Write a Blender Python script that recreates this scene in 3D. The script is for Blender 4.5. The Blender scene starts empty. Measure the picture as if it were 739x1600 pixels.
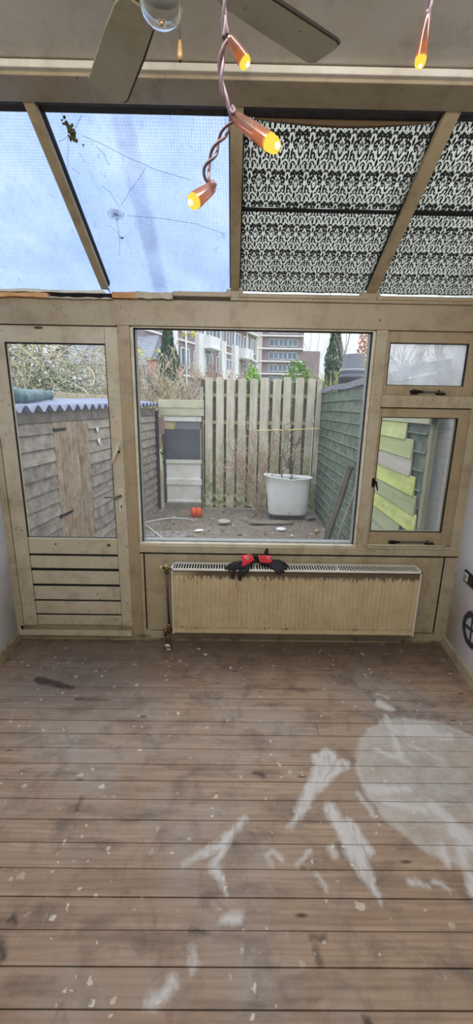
import bpy, math, random
from mathutils import Vector, Matrix, noise as mnoise
random.seed(7)
PI = math.pi
SC = bpy.context.scene
COL = SC.collection

# ------------------------------------------------------------------ camera model (739x1600 frame)
F, PIT, ROL, YAW, EYE = 633.8, .25381, .016527, .008497, 1.70
_fw = Vector((math.sin(YAW)*math.cos(PIT), math.cos(YAW)*math.cos(PIT), -math.sin(PIT)))
_rt = Vector((math.cos(YAW), -math.sin(YAW), 0))
_up = _rt.cross(_fw)
RT = math.cos(ROL)*_rt + math.sin(ROL)*_up
UP = -math.sin(ROL)*_rt + math.cos(ROL)*_up
CAM = Vector((0, 0, EYE))
def ray(x, y): return (x-369.5)*RT - (y-800)*UP + F*_fw
def atY(x, y, v): r = ray(x, y); return CAM + r*(v/r.y)
def atZ(x, y, v=0.0): r = ray(x, y); return CAM + r*((v-EYE)/r.z)
def onP(x, y, p0, n):
    r = ray(x, y); n = Vector(n); return CAM + r*(((Vector(p0)-CAM).dot(n))/r.dot(n))
def onGreen(x, y): return onP(x, y, (1.42, 2.7, 0), (1, -.02, 0))

def lin(c):
    return tuple(((v/255)/12.92 if v/255 <= .04045 else ((v/255+.055)/1.055)**2.4) for v in c)

# ------------------------------------------------------------------ mesh builder
class MB:
    def __init__(s): s.v = []; s.f = []; s.m = []; s.sm = []
    def add(s, vs, fs, m=0, sm=False):
        o = len(s.v); s.v += [tuple(p) for p in vs]
        for f in fs: s.f.append(tuple(o+i for i in f)); s.m.append(m); s.sm.append(sm)
        return s
    def box(s, a, b, m=0, M=None):
        x0, y0, z0 = a; x1, y1, z1 = b
        vs = [Vector(p) for p in ((x0,y0,z0),(x1,y0,z0),(x1,y1,z0),(x0,y1,z0),(x0,y0,z1),(x1,y0,z1),(x1,y1,z1),(x0,y1,z1))]
        if M: vs = [M @ p for p in vs]
        return s.add(vs, [(0,3,2,1),(4,5,6,7),(0,1,5,4),(1,2,6,5),(2,3,7,6),(3,0,4,7)], m)
    def bar(s, p, q, w, h, up=(0,0,1), m=0, jit=0):
        """rectangular bar from p to q, w across, h along up"""
        p = Vector(p); q = Vector(q); d = (q-p).normalized(); u = Vector(up); sd = d.cross(u).normalized(); u = sd.cross(d).normalized()
        vs = []
        for e in (p, q):
            for a, b in ((-1,-1),(1,-1),(1,1),(-1,1)): vs.append(e+sd*a*w/2+u*b*h/2)
        return s.add(vs, [(3,2,1,0),(4,5,6,7),(0,1,5,4),(1,2,6,5),(2,3,7,6),(3,0,4,7)], m)
    def prism(s, poly, off, m=0):
        """poly: 3-D points in a plane, off: extrusion vector"""
        n = len(poly); poly = [Vector(p) for p in poly]; off = Vector(off)
        vs = poly+[p+off for p in poly]
        fs = [tuple(range(n-1, -1, -1)), tuple(range(n, 2*n))]+[(i, (i+1) % n, n+(i+1) % n, n+i) for i in range(n)]
        return s.add(vs, fs, m)
    def tube(s, pts, rad, n=8, m=0, cap=True, sm=True, flat=1.0):
        pts = [Vector(p) for p in pts]
        if not hasattr(rad, '__len__'): rad = [rad]*len(pts)
        vs = []; prev = None
        for i, p in enumerate(pts):
            d = (pts[min(i+1, len(pts)-1)]-pts[max(i-1, 0)])
            d = d.normalized() if d.length > 1e-9 else Vector((0,0,1))
            if prev is None:
                a = Vector((0,0,1)) if abs(d.z) < .9 else Vector((1,0,0))
                u = d.cross(a).normalized()
            else:
                u = (prev-d*prev.dot(d))
                u = u.normalized() if u.length > 1e-6 else d.orthogonal().normalized()
            prev = u; w = d.cross(u)
            for k in range(n):
                t = 2*PI*k/n; vs.append(p+(u*math.cos(t)+w*math.sin(t)*flat)*rad[i])
        fs = []
        for i in range(len(pts)-1):
            for k in range(n):
                a = i*n+k; b = i*n+(k+1) % n; fs.append((a, b, b+n, a+n))
        if cap:
            fs.append(tuple(range(n-1, -1, -1))); L = (len(pts)-1)*n; fs.append(tuple(range(L, L+n)))
        return s.add(vs, fs, m, sm)
    def lathe(s, prof, c=(0,0,0), n=24, m=0, M=None, sm=True, sx=1, sy=1):
        """prof: (r, z) list; turned about z at c"""
        c = Vector(c); vs = []
        for r, z in prof:
            for k in range(n):
                t = 2*PI*k/n; p = Vector((r*sx*math.cos(t), r*sy*math.sin(t), z))
                if M: p = M @ p
                vs.append(c+p)
        fs = []
        for i in range(len(prof)-1):
            for k in range(n):
                a = i*n+k; b = i*n+(k+1) % n; fs.append((a, b, b+n, a+n))
        if prof[0][0] > 1e-6: fs.append(tuple(range(n-1, -1, -1)))
        if prof[-1][0] > 1e-6: L = (len(prof)-1)*n; fs.append(tuple(range(L, L+n)))
        return s.add(vs, fs, m, sm)
    def ball(s, c, r, n=10, m=0, jit=0, rnd=None):
        c = Vector(c); r = r if hasattr(r, '__len__') else (r, r, r); vs = []; h = n//2
        for i in range(h+1):
            for k in range(n):
                a = PI*i/h; t = 2*PI*k/n; j = 1+(rnd.uniform(-jit, jit) if rnd else 0)
                vs.append(c+Vector((math.sin(a)*math.cos(t)*r[0]*j, math.sin(a)*math.sin(t)*r[1]*j, math.cos(a)*r[2]*j)))
        fs = [(i*n+k, (i+1)*n+k, (i+1)*n+(k+1) % n, i*n+(k+1) % n) for i in range(h) for k in range(n)]
        return s.add(vs, fs, m, True)

def root_of(o):
    while o.parent: o = o.parent
    return o
def tag(o, label=None, cat=None, group=None, kind=None):
    if label: o['label'] = label
    if cat: o['category'] = cat
    if group: o['group'] = group
    if kind: o['kind'] = kind
    return o
def empty(name, loc, label=None, cat=None, group=None, kind=None):
    o = bpy.data.objects.new(name, None); o.location = loc; o.empty_display_size = .05; COL.objects.link(o)
    return tag(o, label, cat, group, kind)
def obj(name, mb, mats, parent=None, bevel=0, loc=None, mods=None):
    if not isinstance(mats, (list, tuple)): mats = [mats]
    me = bpy.data.meshes.new(name)
    if parent is not None: L = Vector(root_of(parent).location)
    elif loc is not None: L = Vector(loc)
    else:
        xs = [p[0] for p in mb.v]; ys = [p[1] for p in mb.v]; zs = [p[2] for p in mb.v]
        L = Vector(((min(xs)+max(xs))/2, (min(ys)+max(ys))/2, min(zs)))
    me.from_pydata([(p[0]-L.x, p[1]-L.y, p[2]-L.z) for p in mb.v], [], mb.f)
    for m in mats: me.materials.append(m)
    me.polygons.foreach_set('material_index', mb.m); me.polygons.foreach_set('use_smooth', mb.sm)
    me.update()
    o = bpy.data.objects.new(name, me); COL.objects.link(o)
    if parent is not None: o.parent = parent
    else: o.location = L
    if bevel:
        b = o.modifiers.new('bevel', 'BEVEL'); b.width = bevel; b.segments = 2; b.limit_method = 'ANGLE'; b.angle_limit = .7
    return o
def copy_tree(o, parent=None):
    c = o.copy(); COL.objects.link(c); c.parent = parent
    for ch in list(o.children): copy_tree(ch, c)
    return c

# ------------------------------------------------------------------ materials
class NT:
    def __init__(s, name):
        s.mat = bpy.data.materials.new(name); s.mat.use_nodes = True; s.t = s.mat.node_tree; s.t.nodes.clear()
        s.out = s.t.nodes.new('ShaderNodeOutputMaterial')
    def n(s, typ, **kw):
        x = s.t.nodes.new('ShaderNode'+typ)
        for k, v in kw.items():
            if k == 'inp':
                for a, b in v.items(): s.set(x, a, b)
            else: setattr(x, k, v)
        return x
    def set(s, node, a, b):
        if isinstance(b, bpy.types.NodeSocket): s.t.links.new(b, node.inputs[a])
        elif isinstance(b, bpy.types.Node): s.t.links.new(b.outputs[0], node.inputs[a])
        else:
            i = node.inputs[a]
            if i.type == 'RGBA' and len(b) == 3: b = tuple(b)+(1,)
            i.default_value = b
    def pos(s): return s.n('NewGeometry').outputs['Position']
    def map(s, v, sc=(1,1,1), loc=(0,0,0), rot=(0,0,0)):
        return s.n('Mapping', inp={'Vector': v, 'Scale': sc, 'Location': loc, 'Rotation': rot}).outputs[0]
    def noise(s, v, scale, det=4, rough=.55, dist=0):
        return s.n('TexNoise', inp={'Vector': v, 'Scale': scale, 'Detail': det, 'Roughness': rough, 'Distortion': dist}).outputs[0]
    def ramp(s, f, a, b, c0=0.0, c1=1.0):
        return s.n('MapRange', inp={0: f, 1: a, 2: b, 3: c0, 4: c1}).outputs[0]
    def mix(s, f, a, b, mode='MIX'):
        m = s.n('Mix', data_type='RGBA', blend_type=mode)
        s.set(m, 0, f); s.set(m, 6, a); s.set(m, 7, b)
        return m.outputs[2]
    def math(s, op, a, b=0.0, c=0.0):
        m = s.n('Math', operation=op); s.set(m, 0, a); s.set(m, 1, b); s.set(m, 2, c); return m.outputs[0]
    def vm(s, op, a, b=(0,0,0)):
        m = s.n('VectorMath', operation=op); s.set(m, 0, a)
        if len(m.inputs) > 1: s.set(m, 1, b)
        return m
    def bump(s, h, st=.3, d=.002): return s.n('Bump', inp={'Height': h, 'Strength': st, 'Distance': d}).outputs[0]
    def bsdf(s, col, rough=.6, metal=0, normal=None, **kw):
        b = s.n('BsdfPrincipled', inp={'Base Color': col, 'Roughness': rough, 'Metallic': metal})
        if normal is not None: s.set(b, 'Normal', normal)
        for k, v in kw.items(): s.set(b, k, v)
        return b
    def end(s, sh): s.t.links.new(sh if isinstance(sh, bpy.types.NodeSocket) else sh.outputs[0], s.out.inputs[0]); return s.mat

def plain(name, rgb, rough=.6, metal=0, var=.12, scale=30, **kw):
    t = NT(name); c = lin(rgb); p = t.pos(); n = t.noise(p, scale, 5)
    col = t.mix(t.ramp(n, .3, .7), tuple(v*(1-var) for v in c), tuple(min(1, v*(1+var)) for v in c))
    return t.end(t.bsdf(col, rough, metal, t.bump(n, .15, .001), **kw))

def paint(name, rgb, grime=(84,62,40), speck=.5, amt=.5, rough=.45, drip=True, fine=(34,26,20)):
    """old gloss paint with yellowing, smudges and fly-specks"""
    t = NT(name); c = lin(rgb); p = t.pos()
    big = t.noise(p, 2.3, 5, .6); mid = t.noise(p, 9, 8, .65, .3)
    col = t.mix(t.ramp(big, .35, .7), c, (c[0]*.86, c[1]*.82, c[2]*.72))
    col = t.mix(t.math('MULTIPLY', t.ramp(mid, .50, .74), amt*1.15), col, lin(grime))
    if drip:
        dn = t.noise(t.map(p, (14, 14, 1.2)), 3, 6, .6)
        col = t.mix(t.math('MULTIPLY', t.ramp(dn, .6, .82), amt*.8), col, lin(grime))
    sp = t.noise(p, 60, 3, .62)
    gate = t.noise(p, 6, 3)
    sm = t.math('MULTIPLY', t.ramp(sp, .645, .69), t.ramp(gate, .42, .58))
    col = t.mix(t.math('MULTIPLY', sm, speck), col, lin(fine))
    return t.end(t.bsdf(col, rough, 0, t.bump(mid, .12, .002)))

OUT = 1.0
def timber(name, rgb, rgb2, axis=0, rough=.85, moss=None, mossamt=0, dark=(40,36,32), scale=1.0, island=.12, zmoss=None):
    """weathered wood, grain along axis"""
    t = NT(name); p = t.pos(); g = t.n('NewGeometry')
    isl = g.outputs['Random Per Island']
    off = t.vm('SCALE', (3.1, 7.7, 5.3)); t.set(off, 'Scale', isl); 
    pv = t.vm('ADD', p, off.outputs[0]).outputs[0]
    sc = [26, 26, 26]; sc[axis] = 1.6
    gr = t.noise(t.map(pv, tuple(v*scale for v in sc)), 1.0, 7, .6, .4)
    bl = t.noise(pv, 3.5*scale, 4, .6)
    col = t.mix(t.ramp(gr, .3, .7), lin(rgb), lin(rgb2))
    col = t.mix(t.ramp(gr, .62, .8, 0, .7), col, lin(dark))
    col = t.mix(t.ramp(bl, .45, .8, 0, .45), col, lin(dark))
    hv = t.ramp(isl, 0, 1, 1-island, 1+island)
    col = t.mix(1.0, col, t.n('CombineColor', inp={0: hv, 1: hv, 2: hv}).outputs[0], 'MULTIPLY')
    if moss:
        mn = t.noise(pv, 8, 6, .7)
        f = t.math('MULTIPLY', t.ramp(mn, .4, .62), mossamt)
        if zmoss:
            z = t.n('SeparateXYZ', inp={0: p}).outputs[2]
            f = t.math('MULTIPLY', f, t.ramp(z, zmoss[0], zmoss[1], 1, .12))
        col = t.mix(f, col, lin(moss))
    return t.end(t.bsdf(col, rough, 0, t.bump(gr, .5, .003)))

def glass(name, tint=(.95,.96,.96), haze=0.0, hazecol=(200,210,225), dirt=0.0, refl=1.0):
    t = NT(name)
    fac = t.n('LayerWeight', inp={'Blend': .5}).outputs['Facing']
    fr = t.math('MULTIPLY_ADD', t.math('POWER', fac, 5.0), .9, .035*refl)
    tr = t.n('BsdfTransparent', inp={'Color': tint})
    gl = t.n('BsdfGlossy', inp={'Color': (1,1,1), 'Roughness': .02})
    m = t.n('MixShader', inp={0: fr, 1: tr, 2: gl})
    last = m
    if haze or dirt:
        p = t.pos(); n = t.noise(p, 6, 7, .65); sp = t.noise(p, 120, 2)
        h = t.math('ADD', t.ramp(n, .3, .75, haze*.5, haze*1.4), t.math('MULTIPLY', t.ramp(sp, .64, .7), dirt))
        d = t.n('BsdfDiffuse', inp={'Color': lin(hazecol)}); tl = t.n('BsdfTranslucent', inp={'Color': lin(hazecol)})
        dd = t.n('MixShader', inp={0: .65, 1: d, 2: tl})
        last = t.n('MixShader', inp={0: h, 1: m, 2: dd})
    return t.end(last)

M = {}
M['cream'] = paint('cream_paint', (182,170,146), amt=.38, speck=.9)
M['cream_sash'] = paint('cream_sash_paint', (168,151,122), amt=.38, speck=.8)
M['cream_door'] = paint('cream_door_paint', (196,186,164), amt=.36, speck=.8)
M['cream_light'] = paint('pale_bead_paint', (216,210,192), amt=.35, speck=.3)
M['cream_beam'] = paint('tan_beam_paint', (168,153,126), amt=.38, speck=.7, grime=(96,74,48))
M['rafter'] = paint('rafter_paint', (172,156,124), amt=.45, speck=.3)
M['ceiling'] = paint('ceiling_paint', (218,212,200), amt=.25, speck=.25, rough=.8, drip=False)
M['plinth'] = paint('plinth_paint', (150,138,112), amt=1.0, speck=1.0, grime=(62,48,32))
M['panel'] = paint('panel_paint', (180,167,140), amt=.36, speck=1.0)
M['dark'] = plain('dark_gap', (22,20,18), .9)
M['lead'] = plain('lead_strip', (56,54,54), .7, 0, .3)
M['rawwood'] = timber('raw_broken_wood', (226,176,122), (190,132,78), 0, dark=(110,72,42))
M['black_metal'] = plain('black_iron', (30,26,26), .4, .6)
M['steel'] = plain('worn_steel', (120,116,108), .35, .9)
M['plate'] = plain('ivory_plate', (206,202,180), .4)
M['socket_black'] = plain('black_plastic', (24,22,24), .35)
M['white_plastic'] = plain('white_plastic', (214,214,208), .35, 0, .04)
M['pane'] = glass('clear_pane', haze=.035, dirt=.12)
M['pane_door'] = glass('door_pane', haze=.03, dirt=.1)
M['pane_hazy'] = glass('hazy_pane', haze=.46, hazecol=(244,248,255), dirt=.2)
M['pane_case'] = glass('casement_pane', haze=.05, dirt=.1)

def wall_mat(name, rgb, wheel=False, base=(148,124,92)):
    t = NT(name); p = t.pos(); c = lin(rgb)
    big = t.noise(p, 2.2, 5, .6); fine = t.noise(p, 30, 6, .6)
    col = t.mix(t.ramp(big, .3, .75), c, tuple(v*.86 for v in c))
    xyz = t.n('SeparateXYZ', inp={0: p}).outputs
    y, z = xyz[1], xyz[2]
    # stained band low in the front corner (dirt with a wandering edge)
    zz = t.math('ADD', z, t.math('MULTIPLY', t.math('SUBTRACT', big, .5), 1.2))
    st = t.math('MULTIPLY', t.ramp(zz, .25, .75, .75, 0), t.ramp(y, 2.3, 2.65))
    col = t.mix(st, col, lin(base))
    if wheel:
        import_c = (2.362, .315)   # y, z of the sprayed wheel's centre
        wob = t.math('MULTIPLY', t.math('SUBTRACT', t.noise(p, 14, 3), .5), .02)
        dy = t.math('SUBTRACT', y, import_c[0]); dz = t.math('SUBTRACT', z, import_c[1])
        r = t.math('SQRT', t.math('ADD', t.math('POWER', t.math('MULTIPLY', dy, .98), 2.0), t.math('POWER', t.math('MULTIPLY', dz, 1.02), 2.0)))
        r = t.math('ADD', r, wob)
        ring = t.ramp(t.math('ABSOLUTE', t.math('SUBTRACT', r, .100)), .016, .031, 1, 0)
        inside = t.ramp(r, .10, .12, 1, 0)
        sp1 = t.ramp(t.math('ABSOLUTE', t.math('ADD', dz, t.math('MULTIPLY', dy, .15))), .007, .019, 1, 0)
        sp2 = t.ramp(t.math('ABSOLUTE', t.math('ADD', dy, t.math('MULTIPLY', dz, -.1))), .007, .019, 1, 0)
        sp3 = t.ramp(t.math('ABSOLUTE', t.math('SUBTRACT', dy, t.math('MULTIPLY', dz, .9))), .006, .018, 1, 0)
        spk = t.math('MULTIPLY', t.math('MAXIMUM', t.math('MAXIMUM', sp1, sp2), t.math('MULTIPLY', sp3, .0)), inside)
        stem = t.math('MULTIPLY', t.ramp(t.math('ABSOLUTE', t.math('ADD', dy, t.math('MULTIPLY', t.math('SUBTRACT', dz, .11), .10))), .005, .014, 1, 0), t.math('MULTIPLY', t.ramp(z, .40, .43), t.ramp(z, .60, .66, 1, 0)))
        f = t.math('MAXIMUM', t.math('MAXIMUM', ring, spk), stem)
        col = t.mix(t.math('MULTIPLY', f, .96), col, lin((24,20,26)))
    # scuffs
    sc = t.noise(t.map(p, (6, 6, 40)), 1.6, 4); col = t.mix(t.ramp(sc, .7, .74, 0, .5), col, lin((90,84,84)))
    return t.end(t.bsdf(col, .8, 0, t.bump(fine, .35, .003)))
M['wall_r'] = wall_mat('right_wall_plaster', (214,214,218), True)
M['wall_l'] = wall_mat('left_wall_plaster', (212,216,224), False, (130,118,98))
M['wall_b'] = plain('rear_wall_plaster', (200,198,192), .85, 0, .06, 4)

# ---- floor
def floor_mat():
    t = NT('worn_floorboards'); p = t.pos(); g = t.n('NewGeometry'); isl = g.outputs['Random Per Island']
    off = t.vm('SCALE', (5.1, 9.7, 0)); t.set(off, 'Scale', isl)
    pv = t.vm('ADD', p, off.outputs[0]).outputs[0]
    gr = t.noise(t.map(pv, (1.3, 24, 1)), 1.0, 7, .6, .9)
    ring = t.n('TexWave', wave_type='BANDS', bands_direction='Y', inp={'Vector': t.map(pv, (.9, 9, 1)), 'Scale': 1.6, 'Distortion': 9, 'Detail': 3, 'Detail Scale': .8}).outputs['Fac']
    big = t.noise(p, 1.5, 6, .62, .3); mid = t.noise(p, 6.5, 7, .68, .6)
    c = t.mix(t.ramp(gr, .3, .7), lin((184,158,134)), lin((148,123,102)))
    c = t.mix(t.ramp(ring, .55, 1, 0, .28), c, lin((122,94,70)))
    c = t.mix(t.ramp(isl, 0, 1, 0, .28), c, lin((162,144,124)))
    c = t.mix(t.ramp(big, .46, .66, 0, .7), c, lin((164,158,154)))     # grey worn film
    c = t.mix(t.ramp(mid, .50, .68, 0, .7), c, lin((112,100,94)))
    red = t.noise(p, 4.2, 6, .7, 1.2)
    c = t.mix(t.ramp(red, .60, .74, 0, .45), c, lin((140,96,70)))
    dk = t.noise(t.map(p, (2.2, 9, 1)), 1.1, 6, .65)
    c = t.mix(t.ramp(dk, .52, .74, 0, .75), c, lin((82,64,54)))
    # shade along the front wall painted into the boards; grey patch by the door
    xyz = t.n('SeparateXYZ', inp={0: p}).outputs
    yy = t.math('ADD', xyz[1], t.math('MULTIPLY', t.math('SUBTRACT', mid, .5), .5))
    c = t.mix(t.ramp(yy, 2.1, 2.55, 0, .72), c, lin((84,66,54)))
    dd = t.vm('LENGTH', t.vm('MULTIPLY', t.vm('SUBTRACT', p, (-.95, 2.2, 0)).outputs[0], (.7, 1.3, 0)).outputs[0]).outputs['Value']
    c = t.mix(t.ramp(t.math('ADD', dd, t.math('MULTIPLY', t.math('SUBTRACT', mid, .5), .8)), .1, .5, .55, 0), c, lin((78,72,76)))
    # knots
    vor = t.n('TexVoronoi', inp={'Vector': t.map(pv, (2.2, 6.5, 1)), 'Scale': 1.5}).outputs['Distance']
    c = t.mix(t.ramp(vor, .03, .10, .85, 0), c, lin((58,38,28)))
    # ---- spilled white paint: strokes (a, b, half width a, half width b, strength)
    dist = t.n('TexNoise', inp={'Vector': p, 'Scale': 16, 'Detail': 5, 'Roughness': .7}).outputs['Color']
    dv = t.vm('SCALE', t.vm('SUBTRACT', dist, (.5, .5, .5)).outputs[0]); t.set(dv, 'Scale', .06)
    pw = t.vm('MULTIPLY', t.vm('ADD', p, dv.outputs[0]).outputs[0], (1, 1, 0)).outputs[0]
    def W(x, y): q = atZ(x, y); return (q.x, q.y, 0)
    def stroke(a, b, r0, r1, soft=.012):
        a = Vector(a); b = Vector(b); ba = b-a
        pa = t.vm('SUBTRACT', pw, tuple(a)).outputs[0]
        dt = t.vm('DOT_PRODUCT', pa, tuple(ba)).outputs['Value']
        h = t.n('MapRange', inp={0: dt, 1: 0.0, 2: max(ba.length_squared, 1e-6)}).outputs[0]
        sc = t.vm('SCALE', tuple(ba)); t.set(sc, 'Scale', h)
        d = t.vm('LENGTH', t.vm('SUBTRACT', pa, sc.outputs[0]).outputs[0]).outputs['Value']
        d = t.math('SUBTRACT', d, t.ramp(h, 0, 1, r0, r1))
        return t.ramp(d, -soft, soft, 1, 0)
    cc = W(690, 1218); rad = (Vector(W(560, 1212))-Vector(cc)).length
    circ = stroke(cc, (cc[0]+.001, cc[1], 0), rad, rad, .01)
    S = [((513,1182),(468,1270),.045,.02),((536,1192),(492,1240),.03,.006),((470,1268),(452,1292),.016,.008),
         ((516,1264),(560,1340),.028,.035),((556,1335),(597,1416),.042,.003),((545,1290),(575,1330),.03,.02),
         ((595,1100),(612,1108),.03,.02),((622,1140),(668,1140),.045,.045),((604,1120),(625,1180),.012,.02),
         ((384,1278),(345,1318),.01,.018),((345,1318),(284,1352),.016,.004),((352,1310),(336,1350),.012,.014),((337,1360),(354,1396),.016,.004),
         ((560,1240),(584,1276),.006,.008),((690,1325),(697,1350),.018,.01),((722,1325),(726,1355),.022,.012),((736,1370),(739,1392),.02,.02),
         ((712,1300),(738,1320),.035,.03),((680,1380),(700,1392),.008,.004),((494,1182),(498,1190),.02,.02),
         ((497,1368),(508,1388),.006,.003),((516,1326),(524,1338),.014,.008),((482,1332),(462,1352),.008,.003),((640,1165),(688,1186),.008,.005),((590,1172),(636,1190),.018,.010),((580,1232),(640,1234),.022,.014),((600,1252),(662,1266),.016,.020),((680,1262),(734,1312),.030,.026),((655,1150),(700,1150),.012,.03),((418,1336),(428,1330),.004,.005),((428,1330),(440,1340),.005,.007),((418,1336),(425,1356),.004,.003),((640,1375),(668,1384),.010,.006),((590,1085),(606,1090),.006,.006),((300,1482),(302,1515),.008,.012),((235,1568),(262,1548),.014,.012),((268,1535),(270,1540),.012,.012),((352,1436),(372,1436),.012,.016)]
    acc = None
    for a, b, r0, r1 in S:
        v = stroke(W(*a), W(*b), r0, r1); acc = v if acc is None else t.math('MAXIMUM', acc, v)
    brush = t.noise(t.map(p, (40, 9, 1), rot=(0, 0, .5)), 1.0, 5, .7)
    brush2 = t.noise(p, 9, 8, .7, .5)
    acc = t.math('MULTIPLY', acc, t.ramp(brush, .3, .5, .35, 1))
    circ = t.math('MULTIPLY', circ, t.math('MAXIMUM', t.ramp(brush2, .40, .66, .34, .85), t.ramp(t.noise(t.map(p, (5, 18, 1), rot=(0,0,-.5)), 1.2, 7, .75, .6), .5, .66, .3, .9)))
    # pale rim arc of the round patch
    rimd = t.math('ABSOLUTE', t.math('SUBTRACT', t.vm('LENGTH', t.vm('SUBTRACT', pw, tuple(cc)).outputs[0]).outputs['Value'], rad-.012))
    rim = t.math('MULTIPLY', t.ramp(rimd, .0, .03, .55, 0), t.ramp(brush, .35, .55))
    # small splashes
    vs = t.n('TexVoronoi', inp={'Vector': pw, 'Scale': 17, 'Randomness': 1.0})
    sz = t.n('SeparateColor', inp={0: vs.outputs['Color']}).outputs[0]
    gate = t.ramp(t.noise(p, 2.6, 4), .38, .62)
    spl = t.math('MULTIPLY', t.ramp(t.math('SUBTRACT', vs.outputs['Distance'], t.math('MULTIPLY', t.math('POWER', sz, 4.0), .22)), 0.0, .02, 1, 0), gate)
    vs2 = t.n('TexVoronoi', inp={'Vector': pw, 'Scale': 34, 'Randomness': 1.0}); sz2 = t.n('SeparateColor', inp={0: vs2.outputs['Color']}).outputs[1]
    spl = t.math('MAXIMUM', spl, t.math('MULTIPLY', t.ramp(t.math('SUBTRACT', vs2.outputs['Distance'], t.math('MULTIPLY', t.math('POWER', sz2, 5.0), .26)), 0.0, .03, 1, 0), t.ramp(t.noise(p, 3.4, 4), .42, .56)))
    smear = t.math('MULTIPLY', t.ramp(t.noise(t.map(p, (7, 3, 1), rot=(0,0,.4)), 1.3, 7, .75, 1.5), .62, .7, 0, .5), gate)
    c = t.mix(circ, c, lin((200,197,190)))
    c = t.mix(t.math('MAXIMUM', rim, smear), c, lin((200,196,190)))
    c = t.mix(acc, c, lin((208,205,202)))
    c = t.mix(t.math('MULTIPLY', spl, .85), c, lin((222,214,196)))
    # dark burn / tar marks
    dks = None
    for a, b, r0, r1 in [((488,1462),(506,1463),.009,.008),((495,1482),(500,1504),.012,.008),((0,1472),(4,1498),.012,.012),((120,1092),(170,1094),.012,.005),((120,1266),(128,1245),.004,.003),((398,1206),(410,1212),.012,.01),((300,1454),(322,1457),.005,.004),((20,1435),(22,1445),.009,.006),((60,1062),(110,1075),.03,.02),((576,1596),(580,1604),.012,.012)]:
        v = stroke(W(*a), W(*b), r0, r1, .01); dks = v if dks is None else t.math('MAXIMUM', dks, v)
    c = t.mix(t.math('MULTIPLY', dks, t.ramp(mid, .3, .5, .5, .9)), c, lin((52,42,40)))
    rough = t.ramp(mid, .3, .7, .42, .62)
    return t.end(t.bsdf(c, rough, 0, t.bump(gr, .25, .0015)))
M['floor'] = floor_mat()

# ================================================================== ROOM SHELL
Y0 = 2.70
# floor boards
fb = MB(); y = 1.985+.0929*8
k = 0
rnd = random.Random(3)
while y > -1.7:
    yb = y-.0929
    dz = rnd.uniform(-.0008, .0008)
    gap = rnd.uniform(.0020, .0044)
    xs = [-1.66, 1.66]
    if k in (9, 31): xs.insert(1, rnd.uniform(-1, 1.2))
    for a, b in zip(xs[:-1], xs[1:]):
        fb.box((a+.0008, yb+gap, -.02+dz), (b-.0008, y, dz))
    y = yb; k += 1
fb.box((-1.66, -1.7, -.10), (1.66, 2.74, -.021), 1)
floor = obj('floor', fb, [M['floor'], M['dark']], bevel=.0012, loc=(0, 0, 0))
tag(floor, 'worn bare wooden floorboards running across the room, stained with white paint', 'floor', kind='structure')

def wall_poly(name, line, sgn, mat, label):
    """line: (x, y) inner face points from front to back"""
    mb = MB(); th = .12*sgn
    def top(y): return 2.845 if y <= 1.86 else 2.845-(y-1.86)*.5095+.03
    for (xa, ya), (xb, yb) in zip(line[:-1], line[1:]):
        segs = [(xa, ya), (xb, yb)]
        mb.prism([(xa, ya, -.02), (xb, yb, -.02), (xb, yb, top(yb)), (xa, ya, top(ya))] if sgn > 0 else [(xa, ya, -.02), (xa, ya, top(ya)), (xb, yb, top(yb)), (xb, yb, -.02)], (th, 0, 0))
    o = obj(name, mb, mat); tag(o, label, 'wall', kind='structure'); return o
RW = [(1.614, 2.82), (1.601, 2.70), (1.546, 2.2), (1.508, 1.86), (1.50, 1.5), (1.50, -1.6)]
LW = [(-1.598, 2.82), (-1.585, 2.70), (-1.558, 2.4), (-1.51, 1.86), (-1.50, 1.5), (-1.50, -1.6)]
wall_poly('wall_right', RW, 1, M['wall_r'], 'white plastered side wall with black sprayed wheel, right of the radiator')
wall_poly('wall_left', LW, -1, M['wall_l'], 'white plastered side wall beside the garden door')
# rear wall
mb = MB(); mb.box((-1.62, -1.72, 0), (1.62, -1.6, 2.83))
tag(obj('wall_back', mb, M['wall_b']), 'plain plastered wall behind the viewer', 'wall', kind='structure')
# ceiling
mb = MB(); mb.box((-1.62, -1.72, 2.833), (1.62, 1.80, 2.93))
tag(obj('ceiling', mb, M['ceiling']), 'flat grey-white painted ceiling above the fan', 'ceiling', kind='structure')
mb = MB(); mb.box((-1.62, 1.715, 2.806), (1.62, 1.80, 2.828))
tag(obj('trim_1', mb, M['ceiling'], bevel=.003), 'narrow pale strip between ceiling and roof-light beam', 'trim', kind='structure')
mb = MB(); mb.box((-1.62, 1.735, 2.796), (1.62, 1.868, 2.86))
tag(obj('trim_2', mb, M['cream_beam'], bevel=.004), 'tan painted beam along the top of the sloping glass', 'beam', kind='structure')

# ---- sloping roof
SL = math.radians(27); RD = Vector((0, math.cos(SL), -math.sin(SL))); RN = Vector((0, math.sin(SL), math.cos(SL)))
RP = Vector((0, 2.70, 2.375))
def roofpt(x, s, h=0):   # s: metres up-slope from the foot
    return RP+Vector((x, 0, 0))-RD*s+RN*h
LEN = .955
def rafter(name, x0, x1, label, h=.062):
    mb = MB(); xc = (x0+x1)/2
    mb.bar(roofpt(xc, -.01, h/2), roofpt(xc, LEN+.02, h/2), x1-x0, h, up=RN)
    mb.bar(roofpt(xc, -.01, h+.006), roofpt(xc, LEN, h+.006), (x1-x0)*.55, .012, up=RN, m=1)
    for xs_ in (x0-.003, x1+.003): mb.bar(roofpt(xs_, -.01, h-.022), roofpt(xs_, .93, h-.022), .006, .030, up=RN, m=2)
    o = obj(name, mb, [M['rafter'], M['lead'], M['dark']], bevel=.002); tag(o, label, 'rafter', kind='structure')
rafter('trim_3', -.815, -.772, 'slanting cream rafter between the two wired glass panes')
rafter('trim_4', -.034, .018, 'middle cream rafter between wired glass and patterned sheets')
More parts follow.
